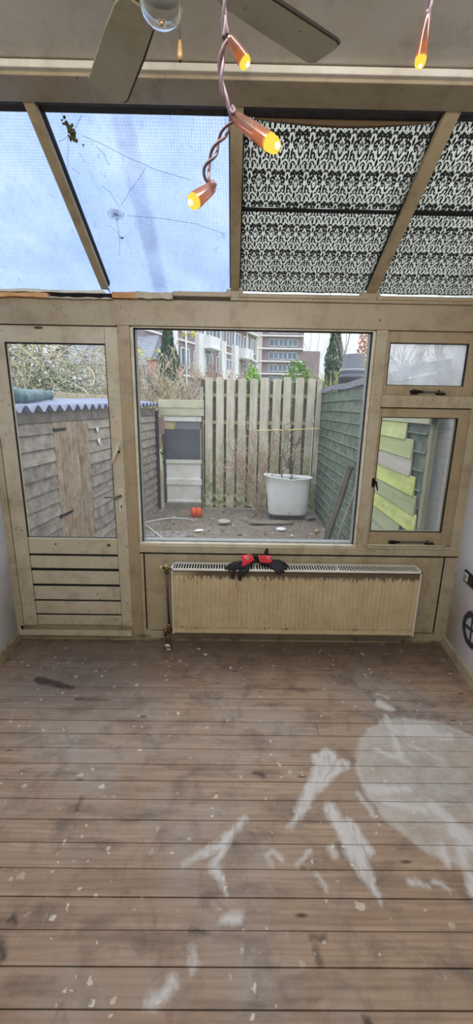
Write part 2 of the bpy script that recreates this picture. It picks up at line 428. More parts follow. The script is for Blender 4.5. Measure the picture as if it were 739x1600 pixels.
rafter('trim_5', .788, .846, 'slanting cream rafter between the patterned sheets')
# side wall-plates of the roof
rafter('trim_6', -1.60, -1.56, 'cream rafter against the left wall under the roof glass')
rafter('trim_7', 1.57, 1.61, 'cream rafter against the right wall under the roof glass')
# dark flashing strip at the top of the glass
mb = MB()
for xa, xb in ((-1.56, -.815), (-.772, -.034), (.018, .788), (.846, 1.57)): mb.prism([roofpt(xa, .975, .030), roofpt(xb, .975, .030), roofpt(xb, .880, .030), roofpt(xa, .880, .030)], RN*.022)
mb.prism([(-1.6, 1.868, 2.80), (1.6, 1.868, 2.80), (1.6, 1.868, 2.93), (-1.6, 1.868, 2.93)], (0, .02, 0))
tag(obj('trim_8', mb, M['lead']), 'dark lead strip along the top edge of the roof glass', 'flashing', kind='structure')

# wired glass
def wired():
    t = NT('wired_glass'); p = t.pos(); xyz = t.n('SeparateXYZ', inp={0: p}).outputs
    def lines(v, pitch, w):
        f = t.math('FRACT', t.math('DIVIDE', v, pitch)); f = t.math('ABSOLUTE', t.math('SUBTRACT', f, .5))
        return t.ramp(f, .5-w, .5-w*.4)
    wob = t.math('MULTIPLY', t.noise(p, 5, 2), .012)
    lx = lines(t.math('ADD', xyz[0], wob), .0127, .10); ly = lines(t.math('ADD', xyz[1], wob), .0113, .10)
    grid = t.math('MULTIPLY', t.math('MAXIMUM', lx, ly), t.ramp(t.noise(p, 3, 3), .3, .7, .25, .6))
    big = t.noise(p, 2.5, 5, .6); rip = t.noise(t.map(p, (60, 25, 25)), 1.5, 3, .6)
    c = t.mix(t.ramp(big, .3, .7), lin((222,232,248)), lin((198,214,242)))
    c = t.mix(t.ramp(rip, .45, .75, 0, .35), c, lin((168,188,224)))
    # dirt streaks, specks; band paints in the darker shape behind the glass
    d1 = t.noise(t.map(p, (25, 6, 6)), 1.2, 7, .75)
    dirt = t.math('MAXIMUM', t.ramp(d1, .58, .76, 0, .6), t.ramp(t.noise(t.map(p, (70, 9, 9), rot=(0, 0, -.35)), 1.0, 5, .7), .62, .74, 0, .55))
    spk = t.ramp(t.noise(t.map(p, (60, 22, 22)), 1.6, 3), .69, .76, 0, .7)
    band = t.math('MULTIPLY', t.ramp(t.math('ABSOLUTE', t.math('SUBTRACT', xyz[0], -.47)), .03, .055, 1, 0), t.ramp(t.noise(p, 5, 6, .7), .3, .7, .05, .5))
    c = t.mix(grid, c, lin((104,118,150)))
    c = t.mix(t.math('MAXIMUM', dirt, band), c, lin((142,150,160)))
    c = t.mix(spk, c, lin((70,66,60)))
    tr = t.n('BsdfTransparent', inp={'Color': t.mix(.35, c, (1,1,1), 'MIX')})
    tl = t.n('BsdfTranslucent', inp={'Color': c}); df = t.n('BsdfDiffuse', inp={'Color': c})
    m1 = t.n('MixShader', inp={0: .22, 1: tl, 2: df})
    m2 = t.n('MixShader', inp={0: .80, 1: tr, 2: m1})
    return t.end(m2)
M['wired'] = wired()
M['crack'] = plain('crack_dirt', (86,82,84), .9, 0, .3)
M['mossy'] = plain('moss_clump', (92,84,44), .95, 0, .5, 60)
def roof_pane(name, x0, x1, label, mat):
    e = empty(name, roofpt((x0+x1)/2, .02, .06), label, 'roof window', kind='structure')
    mb = MB(); mb.prism([roofpt(x0, -.12, .060), roofpt(x1, -.12, .060), roofpt(x1, .93, .060), roofpt(x0, .93, .060)], RN*.006)
    obj('glass_pane', mb, mat, e); return e
M['roofclear'] = glass('clear_roof_pane', haze=.10, dirt=.15)
w4 = roof_pane('window_4', -1.60, -.80, 'leftmost wired roof glass pane, streaked with dirt', M['wired'])
w5 = roof_pane('window_5', -.79, -.012, 'cracked wired roof glass pane with a mossy hole', M['wired'])
w6 = roof_pane('window_6', -.005, .805, 'roof glass pane above the wide patterned sheets', M['roofclear'])
w7 = roof_pane('window_7', .83, 1.60, 'rightmost roof glass pane above the cut-off patterned sheets', M['roofclear'])
def rp(px, py, h=.0585): return onP(px, py, RP+RN*h, RN)
def crack(pts, w=.0007, par=w5):
    P = []
    for a, b in zip(pts[:-1], pts[1:]):
        A = rp(*a); B = rp(*b)
        for i in range(4): P.append(A.lerp(B, i/4)+Vector((random.uniform(-1,1), random.uniform(-1,1)*.8, 0))*.0022)
    P.append(rp(*pts[-1])); mb = MB(); mb.tube(P, w, 5); obj('crack', mb, M['crack'], par)
crack([(128,212),(158,224),(200,246),(240,264),(300,282)])
crack([(150,228),(162,240),(170,258)])
crack([(188,322),(205,296),(228,262)])
crack([(200,337),(250,341),(308,350),(352,366)])
crack([(124,238),(133,254)]); crack([(106,208),(107,240),(105,262)]); crack([(112,262),(124,272)])
crack([(186,322),(172,300),(160,290)]); crack([(182,338),(186,368)]); crack([(172,352),(186,366),(190,376)])
crack([(110,196),(98,180),(92,172)]); crack([(116,205),(128,180)]); crack([(104,214),(92,222)]); crack([(186,360),(187,400)],.0008)
# star-shaped impact and mossy clump
mb = MB(); c0 = rp(181, 335, .057); r2 = random.Random(5)
for i in range(16):
    a = 2*PI*i/16; L = r2.uniform(.018, .05)
    d = Vector((math.cos(a), 0, 0))+(-RD)*math.sin(a)*.8
    P = [c0+d*L*.25*j+Vector((r2.uniform(-1,1),0,0))*.002 for j in range(5)]; mb.tube(P, .0008, 4)
for R_ in (.014, .026, .038):
    P = [c0+(Vector((math.cos(a), 0, 0))-RD*math.sin(a)*.7)*R_*r2.uniform(.88, 1.1) for a in [2*PI*i/22 for i in range(23)]]
    mb.tube(P, .0009, 4)
obj('crack', mb, M['crack'], w5)
mb = MB(); c0 = rp(111, 205, .052)
for i in range(46):
    a = r2.uniform(0, 2*PI); R_ = abs(r2.gauss(0, .022)); 
    mb.ball(c0+Vector((math.cos(a)*R_*.8, 0, 0))-RD*(math.sin(a)*R_*1.6)+RN*r2.uniform(-.004, .006), r2.uniform(.004, .009), 6, 0, .3, r2)
obj('moss_clump', mb, M['mossy'], w5)
mb = MB(); c0 = rp(191, 372, .057); mb.lathe([(0, 0), (.009, .0005), (.011, .002), (0, .004)], c0, 12); obj('putty_blob', mb, plain('putty', (170,168,150), .8), w5)

# black glazing bar across the right-hand roof lights
mb = MB()
mb.bar(roofpt(.018, .498, .028), roofpt(.788, .498, .028), .014, .010, up=RN)
mb.bar(roofpt(.846, .498, .028), roofpt(1.57, .498, .028), .020, .010, up=RN)
tag(obj('trim_9', mb, M['dark']), 'thin black bar across the roof behind the patterned sheets', 'glazing bar', kind='structure')

# ---- patterned (damask) translucent sheets: printed pattern as flat shapes on the sheet
def sheet_mat():
    t = NT('white_sheet'); p = t.pos(); n = t.noise(p, 9, 4)
    c = t.mix(t.ramp(n, .3, .7), lin((222,222,214)), lin((206,206,198)))
    m = t.n('MixShader', inp={0: .2, 1: t.n('BsdfTranslucent', inp={'Color': c}), 2: t.n('BsdfDiffuse', inp={'Color': c})})
    return t.end(m)
M['sheet'] = sheet_mat()
M['print'] = plain('black_print', (20,19,20), .7, 0, .1)
def motif():
    """one repeat, unit cell u in [-.5,.5], v in [0,1]; list of polygons (strips as quads)"""
    polys = []
    def strip(pts, ws0, K=1.55):
        ws = lambda t: ws0(t)*K
        for i in range(len(pts)-1):
            (x0, y0), (x1, y1) = pts[i], pts[i+1]
            def nrm(k):
                a = pts[max(k-1, 0)]; b = pts[min(k+1, len(pts)-1)]; dx, dy = b[0]-a[0], b[1]-a[1]; L = math.hypot(dx, dy) or 1
                return (-dy/L, dx/L)
            n0 = nrm(i); n1 = nrm(i+1); w0, w1 = ws(i/(len(pts)-1)), ws((i+1)/(len(pts)-1))
            polys.append([(x0+n0[0]*w0, y0+n0[1]*w0), (x0-n0[0]*w0, y0-n0[1]*w0), (x1-n1[0]*w1, y1-n1[1]*w1), (x1+n1[0]*w1, y1+n1[1]*w1)])
    def leaf(x, y, ang, L, w, bend=0):
        pts = [(x+L*(i/7)*math.cos(ang+bend*i/7), y+L*(i/7)*math.sin(ang+bend*i/7)) for i in range(8)]
        strip(pts, lambda t: w*math.sin(PI*min(1, t*.97+.03))**.8+.002)
    def spiral(cx, cy, r, a0, turns, s, w=.016):
        pts = []
        for i in range(19):
            t = i/18; a = a0+s*turns*2*PI*t; rr = r*(1-.86*t); pts.append((cx+rr*math.cos(a), cy+rr*math.sin(a)))
        strip(pts, lambda t: w*(.45+.9*t))
    for s in (-1, 1):
        # big lower scroll with its stem
        spiral(s*.26, .20, .085, PI/2+s*PI/2, 1.35, -s, .020)
        strip([(s*(.345+.02*math.sin(i)), .20+.022*i) for i in range(4)]+[(s*.39, .30), (s*.30, .36), (s*.18, .385), (s*.06, .40)], lambda t: .010+.022*math.sin(PI*t))
        # upper scroll
        spiral(s*.20, .56, .07, -PI/2, 1.3, s, .018)
        strip([(s*.20, .49), (s*.12, .47), (s*.05, .50), (s*.02, .56)], lambda t: .012+.012*t)
        spiral(s*.40, .76, .055, PI/2, 1.25, s, .016)
        strip([(s*.40, .815), (s*.31, .83), (s*.24, .80), (s*.20, .74)], lambda t: .010+.014*t)
        # leaves
        leaf(s*.06, .40, PI/2-s*1.15, .17, .030, s*.5); leaf(s*.12, .30, PI/2-s*.8, .13, .026, -s*.6)
        leaf(s*.32, .42, PI/2-s*.3, .15, .030, s*.5); leaf(s*.40, .52, PI/2-s*.2, .13, .028, -s*.7)
        leaf(s*.08, .64, PI/2-s*.9, .13, .026, s*.6); leaf(s*.12, .86, PI/2-s*.6, .12, .024, -s*.5)
        leaf(s*.46, .04, PI/2+s*.4, .16, .028, s*.3); leaf(s*.34, .94, PI/2-s*2.2, .12, .022, s*.6)
        leaf(s*.03, .02, PI/2-s*1.2, .14, .024, s*.8); leaf(s*.30, .06, PI/2-s*1.6, .10, .024, -s*.5)
        leaf(s*.44, .64, PI/2+s*.9, .10, .024); leaf(s*.13, .12, PI/2-s*.2, .10, .024, s*.5)
        leaf(s*.06, .22, PI/2-s*.2, .11, .018)
        leaf(s*.25, .40, PI/2-s*.35, .20, .030, s*.8); leaf(s*.27, .90, PI/2+s*.6, .17, .028, -s*.8)
        leaf(s*.44, .92, PI/2+s*.5, .18, .030, -s*.6); leaf(s*.36, .62, PI/2-s*.4, .15, .026, s*.8); leaf(s*.07, .52, PI/2-s*.5, .12, .022, -s*.6)
    # centre diamonds / buds
    leaf(0, .70, PI/2, .24, .042); leaf(0, .24, PI/2, .14, .022); leaf(.5, .28, PI/2, .22, .040)
    leaf(0, .96, PI/2, .10, .05); leaf(-.5, .80, PI/2, .14, .020); leaf(0, .44, PI/2, .10, .03)
    for (u, v, r) in ((0, .60, .022), (.5, .56, .02), (.25, .66, .018), (-.25, .66, .018), (.18, .98, .016), (-.18, .98, .016), (0, .16, .02)):
        polys.append([(u+r*math.cos(2*PI*i/8), v+r*1.0*math.sin(2*PI*i/8)) for i in range(8)])
    return polys
MOT = motif()
def clip_poly(p, x0, x1, y0, y1):
    for ax, lim, sg in ((0, x0, 1), (0, x1, -1), (1, y0, 1), (1, y1, -1)):
        out = []
        for i in range(len(p)):
            a, b = p[i-1], p[i]; ia = (a[ax]-lim)*sg >= 0; ib = (b[ax]-lim)*sg >= 0
            if ia != ib:
                t = (lim-a[ax])/(b[ax]-a[ax]); out.append((a[0]+(b[0]-a[0])*t, a[1]+(b[1]-a[1])*t))
            if ib: out.append(b)
        p = out
        if len(p) < 3: return []
    return p
PU, PV = .0835, .150
def sheet(x0, x1, s0, s1, label, sag=0.0, ph=0.0):
    mb = MB(); H = .036
    def P(x, s, d=0):
        tt = (s-s0)/(s1-s0); u = (x-x0)/(x1-x0)
        sg = sag*math.sin(PI*tt)*.4
        top = sag*tt**6*(1.2*math.sin(PI*u)-.5)
        return roofpt(x, s+top*.0, H-sg-d+.002*math.sin(x*23+s*9))
    nx, ns = 24, 12
    vs = []
    for sgn in (0, 1):
        for j in range(ns+1):
            for i in range(nx+1): vs.append(P(x0+(x1-x0)*i/nx, s0+(s1-s0)*j/ns, -.0012*sgn))
    W_ = nx+1; N = W_*(ns+1); fs = []
    for j in range(ns):
        for i in range(nx):
            a = j*W_+i; fs.append((a, a+W_, a+W_+1, a+1)); b = a+N; fs.append((b, b+1, b+W_+1, b+W_))
    for i in range(nx): fs.append((i, i+1, i+1+N, i+N)); a = ns*W_+i; fs.append((a, a+N, a+N+1, a+1))
    for j in range(ns): a = j*W_; fs.append((a, a+N, a+N+W_, a+W_)); a = j*W_+nx; fs.append((a, a+W_, a+N+W_, a+N))
    mb.add(vs, fs, 0, True)
    i0 = int(math.floor(x0/PU))-1; i1 = int(math.ceil(x1/PU))+1; j0 = int(math.floor(s0/PV))-2; j1 = int(math.ceil(s1/PV))+2
    for i in range(i0, i1+1):
        for j in range(j0, j1+1):
            for q in MOT:
                pp = [((i+u)*PU+.01, (j+v)*PV+ph) for u, v in q]
                pp = clip_poly(pp, x0+.004, x1-.004, s0+.003, s1-.003)
                if pp: mb.add([P(a, b, .0009) for a, b in pp], [tuple(range(len(pp)))], 1)
    o = obj('patterned_sheet', mb, [M['sheet'], M['print']])
    tag(o, label, 'patterned sheet', 'black and white patterned sheets under the roof glass'); return o
sheet(.020, .786, .502, .893, 'black and white scroll-patterned sheet, upper one right of the middle rafter', .03)
sheet(.020, .786, -.045, .495, 'black and white scroll-patterned sheet, lower one right of the middle rafter', .006, .03)
sheet(.848, 1.565, .502, .898, 'black and white scroll-patterned sheet, upper one beyond the right-hand rafter', .004)
sheet(.848, 1.565, -.045, .495, 'black and white scroll-patterned sheet, lower one beyond the right-hand rafter', .004, .03)
# brown batten under the glass at the top
mb = MB(); pts = [roofpt(.06+.7*i/14, .878-.010*math.sin(PI*i/14), .026) for i in range(15)]
mb.tube(pts, [.004+.010*math.sin(PI*i/14) for i in range(15)], 6, sm=False)
tag(obj('bowed_batten', mb, plain('brown_batten', (84,64,36), .7)), 'thin bowed brown batten holding the top of the patterned sheet', 'batten')

# ---- facade
def fac(name, boxes, mat, label, cat='trim', bevel=.003, mats=None):
    mb = MB()
    for b in boxes: mb.box(b[0], b[1], b[2] if len(b) > 2 else 0)
    o = obj(name, mb, mats or mat, bevel=bevel); tag(o, label, cat, kind='structure'); return o
# head beam (drops slightly to the left, like the photo's door end)
fac('trim_10', [((-1.60, 2.695, 2.172), (1.62, 2.80, 2.318)), ((-1.60, 2.688, 2.168), (-.735, 2.70, 2.186))], M['cream_beam'], 'broad cream head beam above door and windows', 'beam')
fac('trim_11', [((-.38, 2.672, 2.335), (-.034, 2.80, 2.362)), ((.018, 2.676, 2.335), (.786, 2.80, 2.358)), ((.848, 2.676, 2.335), (1.60, 2.80, 2.358)), ((-.034,2.68,2.318),(1.6,2.80,2.336)), ((-.06, 2.70, 2.33), (.04, 2.80, 2.385)), ((.76, 2.70, 2.33), (.87, 2.80, 2.385))], M['cream_beam'], 'cream ledge at the foot of the roof glass', 'ledge', .004)
# rotten section of ledge at the left: exposed wood, pale lip, black gap
mb = MB()
rr = random.Random(11)
def ragged(x0, x1, z0, z1, y0=2.665, y1=2.80, n=10, m=0):
    top = [(x0+(x1-x0)*i/n, z1+rr.uniform(-.004, .003)) for i in range(n+1)]; bot = [(x0+(x1-x0)*i/n, z0+rr.uniform(-.003, .003)) for i in range(n+1)]
    mb.prism([(a, y0, b) for a, b in bot]+[(a, y0, b) for a, b in reversed(top)], (0, y1-y0, 0), m)
ragged(-1.58, -1.12, 2.315, 2.338, m=0); ragged(-.74, -.60, 2.318, 2.352, n=6, m=0); ragged(-.60, -.38, 2.318, 2.352, m=1)
ragged(-1.58, -.80, 2.345, 2.360, 2.675, m=3); ragged(-1.12, -.74, 2.312, 2.318, 2.67, m=1)
mb.box((-1.12, 2.70, 2.318), (-.74, 2.80, 2.348), 2)
tag(obj('trim_12', mb, [M['rawwood'], M['cream'], M['dark'], M['cream_light']]), 'broken ledge above the door with bare orange wood and a black gap', 'ledge', kind='structure')
# posts
fac('trim_13', [((-1.60, 2.700, .02), (-1.538, 2.80, 2.172))], M['cream'], 'narrow cream door post against the left wall', 'post')
fac('trim_14', [((-.729, 2.695, .0), (-.655, 2.80, 2.172))], M['cream_sash'], 'cream post between garden door and picture window', 'post')
fac('trim_15', [((.872, 2.695, .70), (.940, 2.80, 2.172))], M['cream'], 'cream post between picture window and small side windows', 'post')
fac('trim_16', [((1.533, 2.700, .70), (1.62, 2.80, 2.172)), ((1.525, 2.712, .775), (1.535, 2.80, 1.71))], M['cream'], 'cream post at the right wall corner', 'post')
fac('trim_17', [((.940, 2.690, 1.712), (1.60, 2.80, 1.788)), ((.93, 2.72, 1.700), (1.60, 2.79, 1.795), 1)], None, 'cream transom between upper and lower side windows', 'transom', .003, [M['cream'], M['dark']])
fac('trim_18', [((-.655, 2.688, .700), (1.60, 2.80, .752)), ((-.655, 2.70, .686), (1.60, 2.80, .70), 1), ((.94,2.68,.752),(1.533,2.71,.768))], None, 'cream sill rail under the windows, above the radiator', 'sill', .002, [M['cream'], M['dark']])
# lower panels under the window
mb = MB()
mb.box((-.655, 2.708, .02), (1.62, 2.80, .69), 0)
mb.box((-.655, 2.701, .0), (-.632, 2.80, .69), 1); mb.box((-.632, 2.7065, .088), (-.622, 2.712, .686), 2)
mb.box((-.655, 2.700, .0), (1.62, 2.80, .078), 1); mb.box((-.60, 2.7065, .078), (1.52, 2.80, .0835), 2)
mb.box((1.515, 2.702, .08), (1.62, 2.80, .69), 1); mb.box((1.505, 2.7065, .088), (1.515, 2.712, .686), 2)
mb.box((-.64, 2.698, .0), (1.60, 2.80, .022), 3)
tag(obj('wall_front', mb, [M['panel'], M['cream'], M['dark'], M['plinth']], bevel=.002), 'cream boarded panel wall behind the radiator', 'wall', kind='structure')

# ---- picture window
w = empty('window_1', (.11, 2.73, .76), 'large fixed picture window looking onto the fence', 'window', kind='structure')
mb = MB()
X0, X1, Z0, Z1 = -.655, .872, .752, 2.172
for (a, b) in (((X0, 2.712, Z0), (-.637, 2.79, Z1)), ((.855, 2.712, Z0), (X1, 2.79, Z1)), ((X0, 2.706, Z0), (X1, 2.79, .766)), ((X0, 2.712, 2.163), (X1, 2.79, Z1))): mb.box(a, b)
obj('window_frame', mb, M['cream_light'], w, .003)
mb = MB(); g0 = .006
for (a, b) in (((-.637, 2.728, .766), (-.632, 2.742, 2.163)), ((.850, 2.728, .766), (.855, 2.742, 2.163)), ((-.637, 2.728, 2.157), (.855, 2.742, 2.163))): mb.box(a, b)
obj('dark_seal', mb, M['dark'], w)
mb = MB(); mb.box((-.637, 2.735, .766), (.855, 2.739, 2.163)); obj('glass_pane', mb, M['pane'], w)
mb = MB(); mb.box((-.637, 2.742, .766), (.855, 2.80, .776)); mb.box((.846,2.742,.766),(.855,2.79,2.163)); mb.box((-.637,2.742,.766),(-.628,2.79,2.163)); obj('outer_rebate', mb, plain('grey_rebate', (150,152,150), .5), w)

def casement(name, x0, x1, z0, z1, px0, px1, pz0, pz1, label, pane, bar_z, bx0, bx1, yf=2.708):
    w = empty(name, ((x0+x1)/2, 2.73, z0), label, 'window', kind='structure')
    mb = MB()
    mb.box((x0, yf, z0), (px0, 2.76, z1)); mb.box((px1, yf, z0), (x1, 2.76, z1)); mb.box((px0, yf, z0), (px1, 2.76, pz0)); mb.box((px0, yf, pz1), (px1, 2.76, z1))
    obj('sash_frame', mb, M['cream_sash'], w, .003)
    mb = MB(); d = .004
    for (a, b) in (((px0, yf-.001, pz0), (px0+d, yf+.02, pz1)), ((px1-d, yf-.001, pz0), (px1, yf+.02, pz1)), ((px0, yf-.001, pz1-d), (px1, yf+.02, pz1)), ((px0, yf-.001, pz0), (px1, yf+.02, pz0+d*.6))): mb.box(a, b)
    obj('dark_seal', mb, M['dark'], w)
    mb = MB(); mb.box((px0, yf+.018, pz0), (px1, yf+.022, pz1)); obj('glass_pane', mb, pane, w)
    # window stay: bar with pivot and peg
    mb = MB(); y = yf-.010
    mb.box((bx0+.02, y-.004, bar_z-.006), (bx1, y+.002, bar_z+.006))
    st = obj('window_stay', mb, M['steel'], w, .001)
    mb = MB(); mb.tube([(bx0-.01, y, bar_z), (bx0+.01, y-.006, bar_z+.004), (bx0+.035, y-.006, bar_z+.002), (bx0+.07, y-.003, bar_z)], [.005, .010, .009, .006], 8)
    mb.box((bx0, y-.002, bar_z-.016), (bx0+.045, yf+.001, bar_z-.006)); obj('stay_handle', mb, M['black_metal'], st)
    mb = MB(); mb.tube([(bx1-.035, y, bar_z-.010), (bx1-.035, y, bar_z+.014)], .005, 8); mb.box((bx1-.05, y-.004, bar_z-.016), (bx1+.012, yf+.001, bar_z-.007)); obj('stay_peg', mb, M['black_metal'], st)
    return w
w2 = casement('window_2', .941, 1.529, 1.789, 2.170, .966, 1.462, 1.850, 2.103, 'small hazy top-hung window above the casement', M['pane_hazy'], 1.812, 1.13, 1.34, 2.712)
w3 = casement('window_3', .933, 1.527, .775, 1.706, .958, 1.460, .870, 1.650, 'tall casement window looking onto yellow-green boards', M['pane_case'], .800, 1.10, 1.40)
mb = MB()
mb.tube([(.945, 2.690, 1.215), (.948, 2.680, 1.235), (.955, 2.676, 1.228), (.962, 2.678, 1.20), (.972, 2.682, 1.168)], [.006, .006, .007, .006, .004], 8)
mb.box((.932, 2.692, 1.19), (.948, 2.702, 1.25))
obj('casement_latch', mb, M['black_metal'], w3)

# ---- door
dr = empty('door_1', (-1.13, 2.73, .10), 'cream half-glazed garden door with horizontal boards below the glass', 'door', kind='structure')
DY = 2.706
mb = MB()
mb.box((-1.536, DY, .112), (-1.434, 2.75, 2.164)); mb.box((-.811, DY, .112), (-.731, 2.75, 2.164))
mb.box((-1.434, DY+.001, 2.066), (-.811, 2.75, 2.164))
obj('stile_frame', mb, M['cream_door'], dr, .002)
mb = MB(); mb.box((-1.434, DY+.006, .112), (-.811, 2.745, .790), 1)
rd2 = random.Random(4)
for z1, z0 in ((.785,.676),(.657,.568),(.543,.445),(.424,.323),(.306,.210),(.193,.118)):
    a = rd2.uniform(-.002, .002)
    mb.prism([(-1.432, DY-.001, z0+a), (-1.432, DY-.001, z1+a*.5), (-1.432, DY+.012, z1+.002+a*.5), (-1.432, DY+.012, z0+a)], (.620, 0, 0), 0)
obj('board_panel', mb, [M['cream_door'], M['dark']], dr, .0015)
mb = MB()
for (a, b) in (((-1.434, DY-.001, .788), (-1.429, 2.72, 2.066)), ((-.815, DY-.0005, .788), (-.811, 2.72, 2.066)), ((-1.434, DY-.001, 2.058), (-.811, 2.72, 2.066))): mb.box(a, b)
mb.box((-.7312, DY-.0005, .112), (-.7288, 2.74, 2.164)); mb.box((-1.5385, DY-.0005, .112), (-1.5355, 2.74, 2.164)); mb.box((-1.536, DY, 2.164), (-.731, 2.74, 2.1675))
mb.box((-1.4352,DY-.0006,.112),(-1.4335,2.72,.788)); mb.box((-.8118,DY-.0006,.112),(-.8102,2.72,.788)); mb.box((-.8118,DY-.0004,2.066),(-.8106,2.72,2.164))
obj('dark_seal', mb, M['dark'], dr)
mb = MB(); mb.box((-1.434, DY-.002, .783), (-.811, DY+.004, .792)); obj('glazing_bead', mb, M['cream_light'], dr)
mb = MB(); mb.box((-1.434, 2.722, .788), (-.811, 2.726, 2.066)); obj('glass_pane', mb, M['pane_door'], dr)
def fpt(x, y, yy): return atY(x, y, yy)
# handle plate + lever + keyhole
a = fpt(187.5, 752, 2.70); b = fpt(197.5, 792, 2.70)
mb = MB(); mb.box((-.782, 2.700, .985), (-.748, 2.7065, 1.150)); pl = obj('handle_plate', mb, M['plate'], dr, .003)
mb = MB()
mb.tube([(-.766, 2.702, 1.103), (-.766, 2.672, 1.103)], .009, 12)
mb.tube([(-.766, 2.672, 1.103), (-.79, 2.662, 1.101), (-.83, 2.656, 1.099), (-.865, 2.656, 1.098)], [.008, .006, .0055, .005], 10)
obj('door_lever', mb, M['steel'], pl)
mb = MB(); mb.lathe([(.0055, 0), (.0055, .002)], (-.764, 2.6995, 1.030), 12, M=Matrix.Rotation(PI/2, 3, 'X')); mb.box((-.7665, 2.6985, 1.008), (-.7615, 2.701, 1.032)); mb.lathe([(.003, 0), (.003, .002)], (-.766, 2.6995, 1.140), 8, M=Matrix.Rotation(PI/2, 3, 'X')); mb.lathe([(.003, 0), (.003, .002)], (-.763, 2.6995, .995), 8, M=Matrix.Rotation(PI/2, 3, 'X'))
obj('keyhole', mb, M['black_metal'], pl)
# painted window-style latch above
mb = MB(); mb.box((-.779, 2.699, 1.395), (-.748, 2.7065, 1.465))
mb.tube([(-.760, 2.698, 1.43), (-.762, 2.684, 1.425), (-.775, 2.680, 1.40), (-.800, 2.684, 1.345), (-.812, 2.690, 1.315)], [.010, .011, .010, .008, .005], 10)
obj('painted_latch', mb, M['cream_light'], dr)
mb = MB(); mb.lathe([(.010, 0), (.008, .006), (0, .008)], (-.762, 2.701, 1.40), 10, M=Matrix.Rotation(PI/2, 3, 'X')); obj('latch_screw', mb, M['black_metal'], dr)
M['hole'] = plain('bare_hole', (96,66,40), .9)
for hx, hy, ra, rb in ((60,512,.028,.008),(170,852,.016,.013),(87,850,.010,.006),(198,855,.005,.005)):
    c = fpt(hx, hy, DY); mb = MB(); mb.ball((c.x, DY, c.z), (ra, .003, rb), 10); obj('chipped_hole', mb, M['hole'], dr)
# door sill
mb = MB()
mb.box((-1.56, 2.70, .075), (-.729, 2.80, .112), 1); mb.prism([(-1.57, 2.672, .045), (-1.57, 2.678, .072), (-1.57, 2.71, .080), (-1.57, 2.71, .035)], (.835, 0, 0), 0)
mb.box((-1.58, 2.692, .0), (-.60, 2.80, .05), 1)
tag(obj('trim_19', mb, [M['cream'], M['plinth']], bevel=.003), 'worn wooden threshold under the garden door', 'threshold', kind='structure')
# baseboards
def skirt(name, line, s, label):
    mb = MB(); n = len(line)
    for (xa, ya), (xb, yb) in zip(line[:-1], line[1:]):
        a = s*.030; h = .066
        mb.add([(xa, ya, 0), (xb, yb, 0), (xb-a, yb, 0), (xa-a, ya, 0), (xa, ya, h), (xb, yb, h), (xb-a*.7, yb, h), (xa-a*.7, ya, h)],
               [(0,3,2,1),(4,5,6,7),(0,1,5,4),(1,2,6,5),(2,3,7,6),(3,0,4,7)])
    o = obj(name, mb, M['plinth'] if s < 0 else M['cream'], bevel=.003); tag(o, label, 'baseboard', kind='structure')
skirt('baseboard_right', RW[1:], 1, 'cream skirting board along the white wall with the sprayed wheel')
skirt('baseboard_left', LW[1:], -1, 'dirty skirting board along the wall beside the door')

# ================================================================== RADIATOR
def rad_mat():
    t = NT('old_radiator_enamel'); p = t.pos(); z = t.n('SeparateXYZ', inp={0: p}).outputs
    n = t.noise(p, 10, 7, .7); n2 = t.noise(t.map(p, (30, 30, 4)), 1.6, 6, .7)
    c = t.mix(t.ramp(n, .35, .7), lin((206,190,154)), lin((190,168,128)))
    c = t.mix(t.ramp(n2, .55, .8, 0, .6), c, lin((140,108,66)))
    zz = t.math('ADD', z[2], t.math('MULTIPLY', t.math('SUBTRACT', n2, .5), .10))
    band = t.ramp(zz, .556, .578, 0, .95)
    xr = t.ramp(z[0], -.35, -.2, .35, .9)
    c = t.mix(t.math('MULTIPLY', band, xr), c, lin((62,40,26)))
    st = t.math('MULTIPLY', t.ramp(t.noise(t.map(p, (55, 55, 5)), 1.0, 3, .6), .66, .72, 0, .9), t.ramp(z[2], .34, .56, 0, 1))
    c = t.mix(st, c, lin((76,44,26)))
    low = t.math('MULTIPLY', t.ramp(t.noise(p, 30, 4, .7), .58, .66, 0, .8), t.ramp(t.math('ABSOLUTE', t.math('SUBTRACT', z[2], .185)), .012, .02, 1, 0))
    c = t.mix(low, c, lin((96,58,32)))
    sp = t.ramp(t.noise(p, 75, 2), .70, .74, 0, .9)
    c = t.mix(sp, c, lin((52,32,22)))
    return t.end(t.bsdf(c, .45, 0, t.bump(n, .1, .002)))
M['rad'] = rad_mat()
M['rad_white'] = paint('radiator_grille_white', (226,224,216), amt=.2, speck=.2)
rad = empty('radiator', (.44, 2.62, .14), 'long cream ribbed radiator with rust stains under the picture window', 'radiator')
RX0, RX1, RZ0, RZ1, RY = -.408, 1.285, .145, .618, 2.560
mb = MB(); nr = 54; pit = (RX1-RX0-.03)/nr
cols = [(RX0, 0), (RX0+.012, 0)]
for i in range(nr):
    x = RX0+.015+i*pit; cols += [(x+pit*.10, -.004), (x+pit*.34, .008), (x+pit*.70, .008), (x+pit*.94, -.004)]
cols += [(RX1-.012, 0), (RX1, 0)]
rows = [(RZ0, 0, 0), (RZ0+.034, 0, 0), (RZ0+.048, 1, 0), (RZ1-.052, 1, 0), (RZ1-.036, 0, 0), (RZ1-.012, 0, 0), (RZ1, 0, .012)]
vs = [(x, RY+(.008-d*k)+o-.0, z) for z, k, o in rows for x, d in cols]
nc = len(cols); fs = [(r*nc+i, r*nc+i+1, (r+1)*nc+i+1, (r+1)*nc+i) for r in range(len(rows)-1) for i in range(nc-1)]
mb.add(vs, fs, 0, False)
mb.box((RX0, RY+.0085, RZ0), (RX1, RY+.02, RZ1-.002))
obj('front_panel', mb, M['rad'], rad)
mb = MB(); mb.box((RX0+.01, 2.655, RZ0), (RX1-.01, 2.672, RZ1)); 
